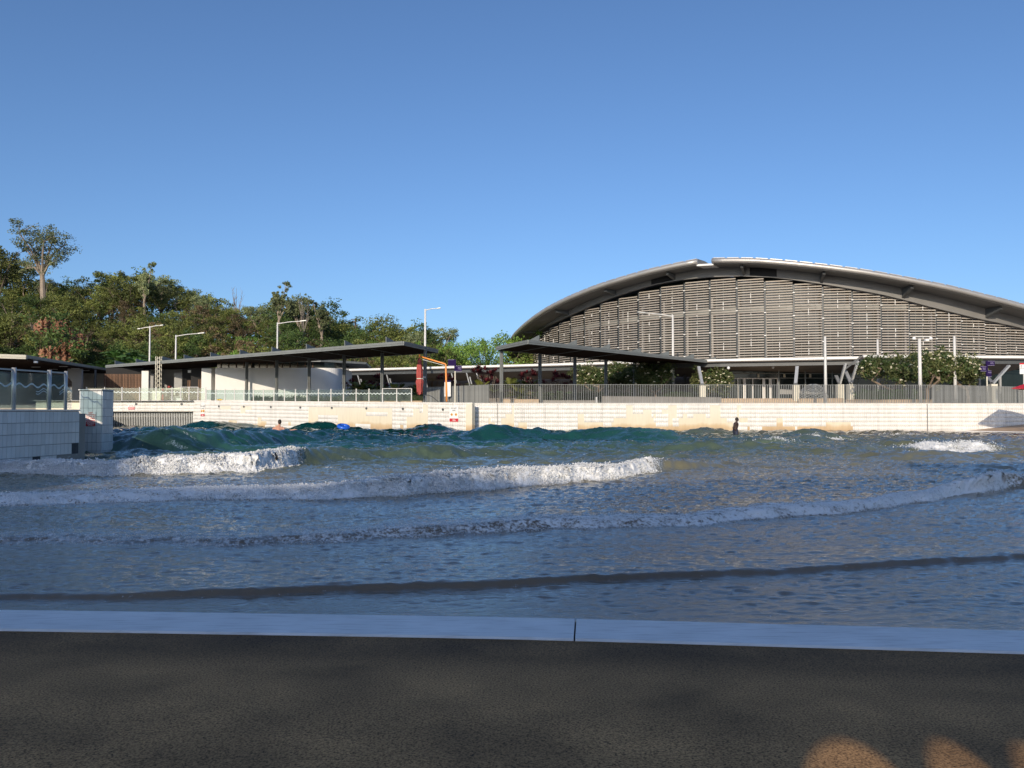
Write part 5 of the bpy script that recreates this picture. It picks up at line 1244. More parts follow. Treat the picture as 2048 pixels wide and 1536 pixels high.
tag(npmesh('undergrowth', V, Fq, M['leafdark'], attrs={'tint': T}), 'dark undergrowth between the trees on the hill', 'undergrowth', kind='stuff')
# ------------------------------------------------------------------ fronds
def frond_set(rng, n, L, rise, droop, nl, lw, zc, spread=(0, 6.28)):
    V = []; T = []
    for i in range(n):
        t = rng.uniform(*spread); el = rng.uniform(*rise); l_ = L * rng.uniform(.75, 1.1); d = np.array([math.cos(t), math.sin(t), 0]); sd = np.array([-d[1], d[0], 0]); tt = rng.random()
        for s_ in np.linspace(.12, 1, nl):
            p = d * l_ * s_ * math.cos(el) + np.array([0, 0, zc + l_ * (math.sin(el) * s_ - droop * s_ * s_)]); ll = lw * math.sin(math.pi * min(.98, s_ * .9 + .1)) + .03
            tg = d * math.cos(el) + np.array([0, 0, math.sin(el) - 2 * droop * s_]); tg /= np.linalg.norm(tg)
            for sg in (-1, 1):
                e_ = p + sd * sg * ll * .85 + tg * ll * .5 + np.array([0, 0, -ll * .25]); wv = tg * l_ / nl * .42
                V += [p - wv, p + wv, e_ + wv * .3, e_ - wv * .3]; T += [tt] * 4
    V = np.array(V); return V, np.arange(len(V)).reshape(-1, 4), np.array(T)
def frond_mesh(seed, mt, *a_):
    V, Fq, T = frond_set(np.random.default_rng(seed), *a_); o = npmesh('fronds', V, Fq, mt, attrs={'tint': T}); me = o.data; bpy.data.objects.remove(o); return me
palm_me = [frond_mesh(50 + i, M['leafpalm'], 22, 3.0, (.5, 1.35), .55, 16, .55, 0.) for i in range(2)]
tk = MB().tube([(0, 0, -.3), (.1, .05, 2.2), (.05, 0, 4.)], [.12, .10, .09], 7); tkm = bpy.data.meshes.new('trunk'); tkm.from_pydata(tk.v, [], tk.f); tkm.materials.append(M['bark'])
for i, (px, Y, h) in enumerate(((185, 106, 5.5), (203, 107, 6.8), (222, 105, 6.2), (240, 108, 7.6), (258, 106, 6.5), (276, 108, 7.4), (296, 106, 6.0), (228, 111, 8.6), (262, 111, 8.4), (312, 107, 5.4), (150, 106, 4.2), (96, 104, 3.6))):
    q = XY(px, Y); t = thing('cane_palm', 'drooping cane palm, %s' % {185: 'the one beside the rock face', 203: 'second of the clump from the rock face', 222: 'front row of the clump left of the double armed lamp', 240: 'tall one in front of the clump near the double armed lamp', 258: 'low one between the two tall palms by the lamp', 276: 'tall one just left of the double armed lamp pole', 296: 'low one hiding the double armed lamp pole foot', 228: 'tallest at the back of the clump', 262: 'second tallest at the back of the clump', 312: 'last of the clump towards the shorter lamp'}[px] if px > 160 else ('single low palm below the orange rock face' if px > 120 else 'small palm head just above the amenities roof'), 'palm', (q[0], q[1], 2.1), 'cane palm clump' if px > 160 else None)
    a_ = link(bpy.data.objects.new('trunk', tkm), t); a_.scale = (1, 1, max(.3, (h - 2) / 4)); 
    for k_, zz in enumerate((h - 2.2, h - 3.6)):
        f_ = link(bpy.data.objects.new('fronds', palm_me[(i + k_) % 2]), t); f_.location = (0, 0, zz); f_.rotation_euler = (0, 0, i * 1.3 + k_)
cyc_me = [frond_mesh(60 + i, M['leafcycad'], 26, 1.45, (.25, 1.2), .42, 13, .24, 0.) for i in range(2)]
ctr_ = MB().tube([(0, 0, -.1), (0, 0, .55)], [.16, .13], 8); ctm = bpy.data.meshes.new('stem'); ctm.from_pydata(ctr_.v, [], ctr_.f); ctm.materials.append(M['bark'])
for i, (px, Y, z_, lb) in enumerate(((718, 78, 3.3, 'big dark cycad behind the middle of the glass railing'), (737, 79, 3.0, 'yellowish cycad left of the pavilion column'), (791, 77, 3.0, 'cycad in front of the pale panel near the red umbrella'), (757, 80, 2.9, 'small cycad beside a pavilion column'),
                                     (962, 74, 3.2, 'cycad behind the railing between the two pavilions'), (1022, 73, 3.3, 'broad cycad right of the first column of the hall side pavilion'), (1060, 74, 3.2, 'cycad under the red leaved plants'), (838, 80, 2.8, 'low yellow green cycad behind the closed umbrella'), (1040, 72, 2.6, 'short cycad close behind the bar railing'))):
    q = XY(px, Y); t = thing('cycad', lb, 'cycad', (q[0], q[1], z_ - .45)); t.scale = (1.3, 1.3, 1.3); link(bpy.data.objects.new('stem', ctm), t); f_ = link(bpy.data.objects.new('fronds', cyc_me[i % 2]), t); f_.location = (0, 0, .5); f_.rotation_euler = (0, 0, i * 1.1)
def cordyline(seed):
    rng = np.random.default_rng(seed); V = []; T = []
    for hd in range(9):
        c_ = np.array([rng.normal(0, .45), rng.normal(0, .35), rng.uniform(1.0, 2.2)])
        for k_ in range(22):
            t = rng.uniform(0, 6.28); el = rng.uniform(.1, 1.4); d = np.array([math.cos(t) * math.cos(el), math.sin(t) * math.cos(el), math.sin(el)]); sd = np.cross(d, [0, 0, 1.]); sd /= np.linalg.norm(sd); L = rng.uniform(.35, .6); tt = rng.random()
            V += [c_, c_ + d * L * .5 + sd * .06, c_ + d * L + np.array([0, 0, -.08]), c_ + d * L * .5 - sd * .06]; T += [tt] * 4
    o = npmesh('leaves', V, np.arange(len(V)).reshape(-1, 4), M['leafred'], attrs={'tint': T}); me = o.data; bpy.data.objects.remove(o); return me
cor_me = [cordyline(70), cordyline(71)]; stm = MB()
for i in range(6): stm.tube([(random.uniform(-.2, .2), random.uniform(-.2, .2), -.2), (random.uniform(-.5, .5), random.uniform(-.4, .4), 1.7)], .03, 5)
stmm = bpy.data.meshes.new('stems'); stmm.from_pydata(stm.v, [], stm.f); stmm.materials.append(M['bark'])
for i, (px, Y, s_, lb) in enumerate(((966, 76, 1.15, 'tallest red leaved cordyline behind the short railing'), (985, 75, 1.05, 'red leaved cordyline left of the lit pavilion column'), (1055, 76, 1.0, 'dark red cordyline behind the second pavilion column'), (1072, 75, .95, 'red cordyline against the walkway canopy'), (1112, 76, .95, 'red cordyline between two pavilion columns'), (1130, 77, .85, 'small red cordyline beside the frangipani'), (893, 77, .95, 'red cordyline behind the orange umbrella post'), (905, 78, .8, 'low red cordyline beside the purple signpost'), (700, 80, .8, 'thin red cordyline near the white curved building'), (760, 81, 1.05, 'red cordyline behind the lit column by the glass railing'))):
    q = XY(px, Y); t = thing('cordyline', lb, 'plant', (q[0], q[1], 2.9 if px > 900 else 2.7)); t.scale = (s_, s_, s_); link(bpy.data.objects.new('stems', stmm), t); f_ = link(bpy.data.objects.new('leaves', cor_me[i % 2]), t); f_.rotation_euler = (0, 0, i)
# ------------------------------------------------------------------ frangipani trees
M['frangibark'] = mat('grey_brown_bark', (.24, .18, .13), .85, .25, 3.)
def frangipani(seed, label, px, Y, h, spread):
    q = XY(px, Y); t = thing('frangipani_tree', label, 'tree', (q[0], q[1], 2.12)); rng = np.random.default_rng(seed); rn = random.Random(seed); tr = MB(); tips = []
    base = Vector((0, 0, 0)); fk = Vector((rn.uniform(-.2, .2), 0, h * .28)); tr.tube([base - Vector((0, 0, .2)), lerp(base, fk, .5) + Vector((.08, 0, 0)), fk], [.17, .13, .11], 8)
    lvl = [fk]
    for dp in range(3):
        nxt = []
        for p in lvl:
            for k_ in range(3):
                a_ = rn.uniform(0, 6.28); r_ = spread * (.42, .30, .24)[dp] * rn.uniform(.7, 1.2); e_ = p + Vector((r_ * math.cos(a_), r_ * math.sin(a_) * .8, h * (.2, .18, .14)[dp] * rn.uniform(.6, 1.2)))
                tr.tube([p, lerp(p, e_, .5) + Vector((0, 0, -.06)), e_], [(.10, .07, .05)[dp], (.085, .06, .045)[dp], (.07, .05, .04)[dp]], 6); nxt.append(e_)
        lvl = nxt
    tr.build('trunk', M['frangibark'], t, local=True)
    C = np.array([tuple(p + Vector((rn.gauss(0, .3), rn.gauss(0, .3), rn.gauss(-.28, .45)))) for p in lvl for _ in range(13)])
    V, Fq, T = leaves(C, .14, rng, 22, rng.uniform(.3, .6, len(C)), rng.random(len(C)), .36)
    npmesh('crown', V, Fq, M['leaffrangi'], t, attrs={'tint': T}, local=True)
    fl = MB(); pr = None
    me = MB(); 
    for k_ in range(14): a_ = k_ * 2.4; me.ell((.10 * math.cos(a_) * (k_ % 3) / 2, .10 * math.sin(a_) * (k_ % 3) / 2, .03 * (k_ % 4)), (.07, .07, .035), 6, 4)
    fm = bpy.data.meshes.new('blossom'); fm.from_pydata(me.v, [], me.f); fm.materials.append(M['petal'])
    cand = [c_ for c_ in C if c_[1] < .2]
    for c_ in rn.sample(cand, min(48, len(cand))):
        o = link(bpy.data.objects.new('blossom', fm), t); o.location = (c_[0] + rn.gauss(0, .15), c_[1] - .38, c_[2] + .15 + rn.gauss(0, .15)); k_ = rn.uniform(.55, 1.0); o.scale = (k_, k_, k_)
frangipani(1, 'flowering frangipani with sprawling limbs at the near end of the pavilion', 1195, 86.5, 4.6, 3.3)
frangipani(2, 'frangipani seen between the middle columns of the hall side pavilion', 1245, 85.2, 4.6, 3.3)
frangipani(3, 'flowering frangipani behind the last pavilion columns', 1312, 83.6, 4.5, 3.4)
frangipani(4, 'frangipani with thick pale trunk beside the entrance doors', 1412, 83.4, 3.4, 2.9)
frangipani(5, 'wide flowering frangipani left of the camera pole', 1785, 72.5, 4.5, 3.6)
frangipani(6, 'tallest flowering frangipani behind the camera pole', 1852, 72, 4.9, 3.4)
frangipani(7, 'flowering frangipani next to the purple direction signs', 1935, 72.5, 4.8, 3.6)
# hedges
def hedge(label, A_, B_, z0, z1, d_, seed):
    rng = np.random.default_rng(seed); A_, B_ = np.array([*A_, 0.]), np.array([*B_, 0.]); L = np.linalg.norm(B_ - A_); n_ = int(L * 26)
    tt = rng.random(n_); C = A_ + (B_ - A_) * tt[:, None]; C[:, 1] += rng.uniform(-d_ / 2, d_ / 2, n_); C[:, 2] = rng.uniform(z0, z1 - .12, n_)
    V, Fq, T = leaves(C, .085, rng, 16, np.full(n_, .22), rng.random(n_)); t = thing('hedge', label, 'hedge', (A_[0], A_[1], z0))
    npmesh('foliage', V, Fq, M['leafhedge'], t, attrs={'tint': T})
    p, q = A_, B_; MB().beam((p[0], p[1], (z0 + z1 - .2) / 2), (q[0], q[1], (z0 + z1 - .2) / 2), d_ * .75, z1 - z0 - .25).build('stems', M['hedgecore'], t)
M['hedgecore'] = mat('hedge_core', (.02, .03, .012), .9, .3, 5.)
hedge('clipped hedge in front of the white curved building', XY(505, 81.5), XY(700, 79.5), 2.3, 3.1, .9, 81)
hedge('clipped green hedge behind the glass railing near the red umbrella', XY(702, 77.5), XY(850, 74), 2.3, 3.25, .9, 82)
hedge('low clipped hedge behind the bar railing by the hall', XY(1712, 70.5), XY(1845, 70.5), 2.5, 3.45, .9, 83)
hedge('hedge added to fill the dark shade under the frangipani trees', XY(1035, 82), XY(1440, 86), 2.2, 3.6, 1.2, 84)  # added to stand in for the dark shade below the trees
# planters and low walls
def lowwall(label, A_, B_, z0, z1, th, mt, name='planter_wall', cat='low wall'):
    t = thing(name, label, cat, (*A_, z0)); MB().beam((*A_, (z0 + z1) / 2), (*B_, (z0 + z1) / 2), th, z1 - z0).build('wall', mt, t); MB().beam((*A_, z1 + .02), (*B_, z1 + .02), th + .06, .04).build('cap', mt, t)
lowwall('tan planter wall below the clipped hedge', XY(640, 77.5), XY(846, 72.8), 2.12, 2.42, .4, M['tan'])
lowwall('tan planter wall under the red leaved plants', XY(1004, 70), XY(1078, 70), 2.12, 2.52, .4, M['tan'])
lowwall('low grey planter wall in the pavilion shade', XY(1085, 71), XY(1195, 72), 2.12, 2.45, .4, M['greyconc'])
lowwall('grey ramp wall behind the bar railing', XY(1206, 70), XY(1440, 76), 2.12, 2.78, .3, M['greyconc'], 'ramp_wall')
lowwall('tan wall beside the entrance steps', XY(1598, 76), XY(1686, 74), 2.12, 2.66, .4, M['tan'])
lowwall('tan planter wall below the low hedge by the hall', XY(1690, 69.5), XY(1862, 69), 2.12, 2.48, .4, M['tan'])

# ================================================================== LAMPS, POLES, SIGNS
def lamp(label, px, ytop, Y, arms, z0=2.1, r_=.10, name='street_lamp'):
    p = P(px, ytop, Y); t = thing(name, label, 'street lamp', (p.x, Y, z0))
    MB().tube([(p.x, Y, z0), (p.x, Y, p.z)], [r_ * 1.25, r_ * .8], 10).build('pole', M['whitepost'], t, smooth=True)
    for (ax, ay, dY) in arms:
        e_ = P(ax, ay, Y + dY); s_ = Vector((p.x, Y, p.z - .15)); d = (e_ - s_); k_ = s_ + d * .78
        MB().tube([s_, lerp(s_, k_, .5) + Vector((0, 0, .06)), k_], [.06, .05, .045], 7).build('arm', M['whitepost'], t)
        dn = d.normalized(); MB().beam(k_, e_, .32, .10).build('lamp_head', M['steel'], t)
    return t
lamp('double armed street lamp in front of the cane palms', 300, 652, 104, [(276, 658, 0), (327, 650, 0)])
lamp('shorter street lamp with one arm reaching right above the pavilion roof', 352, 670, 101, [(409, 665.5, 0)])
lamp('street lamp with a braced curved arm in front of the hill', 555, 645, 101, [(613, 641, 0)])
lamp('slim tall street lamp against the sky above the pavilion corner', 850.5, 618, 96, [(881, 616, 0)], r_=.13)
lamp('street lamp in front of the slatted hall with its arm to the left', 1345.5, 630, 87, [(1275, 624, 0)], r_=.12)
lamp('plain white pole in front of the entrance steps', 1650, 673, 67.5, [], r_=.11, name='light_pole')
lamp('thin white pole behind the left edge of the flowering frangipani', 1755, 679, 75, [], r_=.10, name='light_pole')
lamp('white pole right of the camera pole, behind the angled railing', 1908.5, 672, 71.5, [], r_=.12, name='light_pole')
p = P(1845, 676, 65.9); t = thing('camera_pole', 'thick white pole with two dome cameras in front of the railing', 'camera pole', (p.x, 65.9, WB_Z))
MB().tube([(p.x, 66.4, WB_Z + .03), (p.x, 66.4, p.z)], [.15, .12], 14).build('pole', M['whitepost'], t, smooth=True)
MB().beam(P(1829, 673.5, 66.4), P(1862, 673.5, 66.4), .06, .06).build('cross_arm', M['whitepost'], t)
for px in (1828, 1861.5):
    q = P(px, 676.5, 66.4); c_ = MB().lathe(q, [(.16, -.12), (.15, 0), (.05, .12)], 12).build('camera_dome', M['signwhite'], t, smooth=True)
MB().box(P(1853, 680, 66.3), (.3, .3, .16)).build('junction_box', M['signwhite'], t)
for px, Y in ((661, 150), (711, 152)):
    q = P(px, 637, Y); t = thing('power_pole', 'dark timber power pole on the ridge, %s' % ('the one nearer the tall gums' if px < 680 else 'with a wide crossarm'), 'power pole', (q.x, Y, q.z - 7)); MB().tube([(q.x, Y, q.z - 7), (q.x, Y, q.z)], .16, 7).build('pole', M['bark'], t)
    if px > 680: MB().beam((q.x - .8, Y, q.z - .15), (q.x + .8, Y, q.z - .15), .14, .14).build('crossarm', M['bark'], t); MB().beam((q.x - .5, Y, q.z - .6), (q.x + .5, Y, q.z - .6), .12, .12).build('crossarm', M['bark'], t)
    else: MB().beam((q.x - .6, Y, q.z - .1), (q.x + .2, Y, q.z - .1), .14, .14).build('crossarm', M['bark'], t)
def signpost(label, px, Y, ybase_z, ytop, ypur, panels):
    a_ = P(px, ytop, Y); b_ = P(px, ypur, Y); t = thing('direction_sign', label, 'signpost', (a_.x, Y, ybase_z))
    MB().tube([(a_.x, Y, ybase_z), (a_.x, Y, b_.z)], .055, 8).build('pole', M['cream'], t)
    MB().box((a_.x, Y, (a_.z + b_.z) / 2), (.13, .13, a_.z - b_.z)).build('sign_core', M['purple'], t)
    for (x0, x1, y0, y1, lines) in panels:
        c_, d_ = P(x0, y1, Y - .02), P(x1, y0, Y - .02); pn = MB().box(((c_.x + d_.x) / 2, Y - .02, (c_.z + d_.z) / 2), (d_.x - c_.x, .05, d_.z - c_.z)).build('sign_panel', M['purple'], t)
        m_ = MB(); m_.box(((c_.x + d_.x) / 2, Y - .02, d_.z + .012), (d_.x - c_.x, .06, .022)); m_.box(((c_.x + d_.x) / 2, Y - .02, c_.z - .012), (d_.x - c_.x, .06, .022)); m_.build('panel_edge', M['signfade'], pn)
        hh = (d_.z - c_.z)
        for i, s_ in enumerate(lines): text(pn, s_, ((c_.x + d_.x) / 2 + (d_.x - c_.x) * .12, Y - .048, d_.z - hh * (.3 + .28 * i)), hh * .26, M['signfade'])
M['signfade'] = mat('faded_sign_print', (.34, .30, .46), .6, .1, 4.)
signpost('purple direction sign with two offset panels between the pavilions', 910.3, 65.2, WB_Z + .03, 719, 742, [(896, 909.3, 719.8, 731, []), (911.4, 923.6, 732.2, 742, ['Beach', 'Toilets'])])
signpost('purple direction sign with three panels beside the frangipani flowers', 1973.2, 71.0, 2.12, 722, 753, [(1974.6, 1989, 722.5, 730.5, ['Wharf', 'Parking']), (1961, 1972.4, 733, 742, ['Lagoon', 'Shops']), (1974, 1982.6, 742, 753, ['Hotel'])])
# notice board on the short railing
t = thing('notice_panel', 'tall pale notice with a purple header on the short railing', 'sign', (XY(895, 68)[0], 68.6, 2.2))
a_, b_ = P(889, 793, 68.6), P(901.5, 764, 68.6); MB().box(((a_.x + b_.x) / 2, 68.6, (a_.z + b_.z) / 2), (b_.x - a_.x, .03, b_.z - a_.z)).build('panel', M['signwhite'], t)
a_, b_ = P(888.5, 764, 68.6), P(901.8, 760.3, 68.6); MB().box(((a_.x + b_.x) / 2, 68.58, (a_.z + b_.z) / 2), (b_.x - a_.x, .04, b_.z - a_.z)).build('header', M['purple'], t)
MB().box(((a_.x + b_.x) / 2, 68.62, 2.6), (.08, .04, 1.2)).build('stand', M['steel'], t)
t = thing('rules_sign', 'white board with a red top edge at the far right of the terrace', 'sign', (XY(2046, 70)[0], 70, 2.12))
a_, b_ = P(2039.5, 748, 70), P(2056, 726, 70); c_ = (a_.x + b_.x) / 2
pn = MB().box((c_, 70, (a_.z + b_.z) / 2), (b_.x - a_.x, .03, b_.z - a_.z)).build('panel', M['signwhite'], t)
MB().box((c_, 69.975, b_.z - .06), (b_.x - a_.x, .02, .12)).build('red_header', M['red'], pn); MB().box((c_, 69.975, lerp(a_.z, b_.z, .5)), (b_.x - a_.x, .02, .03)).build('dividing_bar', M['greyfascia'], pn)
for i in range(2): MB().box((a_.x + .12, 69.975, b_.z - .22 - i * .12), (.07, .02, .07)).build('symbol', M['signblack'], pn)
MB().tube([(c_, 70.05, 2.12), (c_, 70.05, b_.z)], .05, 8).build('post', M['steel'], t)
# closed red umbrella on an orange crane post
u = thing('cantilever_umbrella', 'closed faded red umbrella hanging from an orange bent post', 'umbrella', (XY(893, 64.9)[0], 64.9, WB_Z))
pb, pt, pe = P(893.5, 805, 64.9), P(891.5, 729, 64.9), P(838.8, 712.5, 64.9)
MB().tube([pb, lerp(pb, pt, .5), pt, lerp(pt, pe, .03) + Vector((0, 0, .03)), pe], [.085, .075, .07, .065, .055], 12).build('post', M['orange'], u, smooth=True)
MB().lathe((pb.x, pb.y, pb.z - .02), [(.36, 0), (.36, .06), (.12, .09)], 18).build('base_plate', M['darksteel'], u)
MB().tube([pe + Vector((0, 0, -.1)), pe + Vector((0, 0, .15))], .07, 8).build('hanger', M['orange'], u)
prof = [(716, .05), (719, .14), (723, .155), (725, .13), (735, .20), (748, .225), (756, .215), (757.5, .19), (760, .24), (765, .27), (772, .22), (787, .20)]
vs = []; n_ = 28
for k_, (py, r_) in enumerate(prof):
    c_ = P(839 + (.4 if py > 757 else 0), py, 64.9)
    for i in range(n_): t_ = 2 * math.pi * i / n_; rr_ = r_ * (1 + (.22 if py > 724 else .05) * math.cos(7 * t_ + k_ * .12)); vs.append((c_.x + rr_ * math.cos(t_), c_.y + rr_ * math.sin(t_), c_.z - (.12 * math.sin(3 * t_) if k_ == len(prof) - 1 else 0)))
fs = [(k_ * n_ + i, k_ * n_ + (i + 1) % n_, (k_ + 1) * n_ + (i + 1) % n_, (k_ + 1) * n_ + i) for k_ in range(len(prof) - 1) for i in range(n_)] + [tuple(range(n_))]
cl = MB().add(vs, fs).build('folded_canopy', M['redcloth'], u, smooth=True)
c_ = P(839.2, 757.3, 64.9); MB().lathe((c_.x, c_.y, c_.z - .03), [(.235, 0), (.235, .06)], 20).build('tie_strap', M['cream'], cl)
MB().beam(P(845, 719, 64.9), P(889, 731, 64.9), .03, .03).build('stay_bar', M['steel'], u)
# small number plate on the end column of the glass side pavilion
t = thing('column_plate', 'small white number plate on the pavilion column beside the red umbrella', 'sign', P(848.8, 754, 65.9)); q = P(848.8, 754, 65.95)
MB().box(q, (.17, .02, .12)).build('plate', M['signwhite'], t); text(t, '12', q + Vector((0, -.015, 0)), .10, M['signblack'])
# dark handrail by the steps near the column
t = thing('handrail', 'dark curved handrail in front of the short bar railing', 'handrail', (XY(852, 65)[0], 65, 2.15))
MB().tube([P(849, 791, 65), P(856, 790, 65), P(864, 793, 65), P(878, 804.5, 65)], .035, 7).build('rail', M['darksteel'], t)
for px, y0 in ((852, 791), (862, 793)): MB().tube([P(px, y0, 65), P(px, 806, 65)], .03, 6).build('post', M['steel'], t)
# big red umbrella on the beach end, its corner just in view
uc = Vector((37.9, 58.6, .45)); u = thing('beach_umbrella', 'open red market umbrella whose corner shows at the beach end', 'umbrella', tuple(uc))
tip = P(2023, 776.5, 58.0); ez_ = tip.z; w_ = uc.x - tip.x
vs = [(uc.x - w_, uc.y - .6, ez_), (uc.x + .3, uc.y - w_, ez_), (uc.x + w_, uc.y + .6, ez_), (uc.x - .3, uc.y + w_, ez_), (uc.x, uc.y, ez_ + .85)]
cn = MB().add(vs + [(x, y, z_ - .03) for x, y, z_ in vs], [(0, 1, 4), (1, 2, 4), (2, 3, 4), (3, 0, 4), (6, 5, 9), (7, 6, 9), (8, 7, 9), (5, 8, 9), (0, 5, 6, 1), (1, 6, 7, 2), (2, 7, 8, 3), (3, 8, 5, 0)]).build('canopy', M['red'], u)
MB().tube([(uc.x, uc.y, -.3), (uc.x, uc.y, ez_ + .8)], .04, 10).build('pole', M['whitepost'], u)
for i in range(4): MB().beam((uc.x, uc.y, ez_ + .2), lerp(Vector(vs[i]), Vector(vs[4]), .3) - Vector((0, 0, .05)), .03, .03).build('rib', M['darksteel'], u)
MB().lathe((uc.x, uc.y, .1), [(.4, 0), (.4, .12), (.1, .2)], 18).build('base', M['greyconc'], u)
# lattice mast on its plinth
mt_ = P(317.5, 713, 85); t = thing('lattice_mast', 'slim white lattice mast on a block behind the glass railing', 'mast', (mt_.x, 85, 2.12))
MB().box((mt_.x, 85, 2.87), (.85, .85, 1.5)).build('plinth', M['cream'], t)
hw = .21
for sx, sy in ((-1, -1), (1, -1), (1, 1), (-1, 1)): MB().tube([(mt_.x + sx * hw, 85 + sy * hw, 3.6), (mt_.x + sx * hw, 85 + sy * hw, mt_.z)], .035, 6).build('chord', M['cream'], t)
m_ = MB(); zz = 3.7; i = 0
while zz < mt_.z - .25:
    for (s0, s1) in (((-1, -1), (1, -1)), ((1, -1), (1, 1)), ((1, 1), (-1, 1)), ((-1, 1), (-1, -1))):
        a_, b_ = (s0, s1) if i % 2 else (s1, s0); m_.tube([(mt_.x + a_[0] * hw, 85 + a_[1] * hw, zz), (mt_.x + b_[0] * hw, 85 + b_[1] * hw, zz + .24)], .018, 4)
    zz += .24; i += 1
m_.build('lacing', M['cream'], t)
# utility buggy
bx = XY(349, 86.3)[0]; by = 86.3; t = thing('utility_buggy', 'small utility buggy with a pale roof parked behind the glass railing', 'buggy', (bx, by, 2.12))
def bb(c_, d_): return MB().box((bx + c_[0], by + c_[1], 2.12 + c_[2]), d_)
m_ = MB(); m_.add([(bx + x, by + y, 2.12 + z_) for y in (-.6, .6) for x, z_ in ((-1.2, .3), (1.2, .3), (1.2, .85), (-.2, .85), (-.25, .6), (-.75, .6), (-.8, .95), (-1.2, .8))], [tuple(range(7, -1, -1)), tuple(range(8, 16))] + [(i, (i + 1) % 8, 8 + (i + 1) % 8, 8 + i) for i in range(8)]); m_.build('body', M['darksteel'], t)
rf = MB().add([(bx + x, by + y, 2.12 + z_) for y in (-.62, .62) for x, z_ in ((-1.05, 1.68), (1.1, 1.68), (1.1, 1.75), (.75, 1.86), (-.2, 1.76), (-1.05, 1.74))], [tuple(range(5, -1, -1)), tuple(range(6, 12))] + [(i, (i + 1) % 6, 6 + (i + 1) % 6, 6 + i) for i in range(6)]).build('roof', M['cream'], t)
for x in (-.95, 1.05):
    for y in (-.56, .56): MB().tube([(bx + x, by + y, 2.92), (bx + x * .97, by + y, 3.8)], .03, 6).build('roof_post', M['cream'] if x > 0 else M['darksteel'], t)
bb((-.05, 0, 1.05), (.5, 1.1, .12)).build('seat', M['signblack'], t); bb((.2, 0, 1.3), (.12, 1.1, .5)).build('seat_back', M['cream'], t)
MB().tube([(bx - .85, by - .25, 3.0), (bx - .6, by - .25, 3.25)], .02, 6).build('steering_column', M['signblack'], t)
for x in (-.78, .78):
    for y in (-.58, .58):
        wh = MB().tube([(bx + x, by + y - .09, 2.12 + .26), (bx + x, by + y + .09, 2.12 + .26)], .26, 16).build('wheel', M['tyre'], t); MB().tube([(bx + x, by + y - .10, 2.12 + .26), (bx + x, by + y + .10, 2.12 + .26)], .12, 10).build('hub', M['signwhite'], wh)
MB().ell((bx - 1.2, by - .35, 2.12 + .68), (.08, .12, .12)).build('headlight', M['signwhite'], t); bb((.7, -.58, .62), (.6, .06, .3)).build('side_box', M['steel'], t)
bb((-.55, 0, 1.95), (.25, .5, .2)).build('beacon', M['redcloth'], t)
t = thing('red_canister', 'small red canister standing beside the buggy', 'canister', (XY(325.5, 83)[0], 83, 2.5)); q = XY(325.5, 82.5); MB().lathe((q[0], q[1], 2.3), [(.10, 0), (.10, .7), (.06, .85), (.03, .9)], 12).build('body', M['red'], t); MB().tube([(q[0], q[1], 3.2), (q[0], q[1], 3.6)], .03, 6).build('stem', M['signblack'], t); MB().ell((q[0], q[1], 3.68), (.1, .1, .12)).build('cap', M['red'], t)
t = thing('yellow_rescue_board', 'small yellow float lying on the wall edge under the glass railing', 'float', on_top(442)); q = Vector(on_top(442)) + nA * .15
MB().ell((q.x, q.y, q.z + .07), (.28, .12, .07)).build('float_body', M['yellow'], t, smooth=True); MB().box((q.x, q.y, q.z + .06), (.05, .26, .17), math.atan2(dA.y, dA.x)).build('strap', M['signblack'], t)
# wire dome
dc = XY(1627, 77); t = thing('wire_dome', 'round woven wire dome on the terrace beside the entrance steps', 'sculpture', (dc[0], dc[1], 2.7)); m_ = MB(); rr_ = 1.35
for i in range(14):
    t0 = i * math.pi / 7; m_.tube([(dc[0] + rr_ * math.cos(t0 + s_ * .5) * math.cos(s_ * math.pi / 16), dc[1] + .8 * rr_ * math.sin(t0 + s_ * .5) * math.cos(s_ * math.pi / 16), 2.66 + rr_ * 1.05 * math.sin(s_ * math.pi / 16)) for s_ in range(8)], .016, 4)
    m_.tube([(dc[0] + rr_ * math.cos(t0 - s_ * .5) * math.cos(s_ * math.pi / 16), dc[1] + .8 * rr_ * math.sin(t0 - s_ * .5) * math.cos(s_ * math.pi / 16), 2.66 + rr_ * 1.05 * math.sin(s_ * math.pi / 16)) for s_ in range(8)], .016, 4)
m_.build('wire_lattice', M['steel'], t); MB().lathe((dc[0], dc[1], 2.60), [(rr_, 0), (rr_, .05)], 24).build('base_ring', M['steel'], t)
t = thing('bollard_light', 'short white bollard light behind the bar railing under the pavilion', 'bollard', (XY(1192, 68)[0], 68, 2.12)); q = XY(1192.5, 67.5)
MB().tube([(*q, 2.12), (*q, 2.62)], .09, 10).build('body', M['whitepost'], t); MB().lathe((*q, 2.62), [(.09, 0), (.1, .06), (.03, .1)], 10).build('cap', M['whitesteel'], t)

# ================================================================== PEOPLE AND FLOATS
def remesh(o, v, it=6):
    r_ = o.modifiers.new('one_skin', 'REMESH'); r_.mode = 'VOXEL'; r_.voxel_size = v; r_.use_smooth_shade = True
    s_ = o.modifiers.new('smooth', 'SMOOTH'); s_.factor = .5; s_.iterations = it
def place(m_, loc, rz, sc=1.):
    c_, s_ = math.cos(rz), math.sin(rz); m_.v = [(loc[0] + sc * (x * c_ - y * s_), loc[1] + sc * (x * s_ + y * c_), loc[2] + sc * z_) for x, y, z_ in m_.v]; return m_
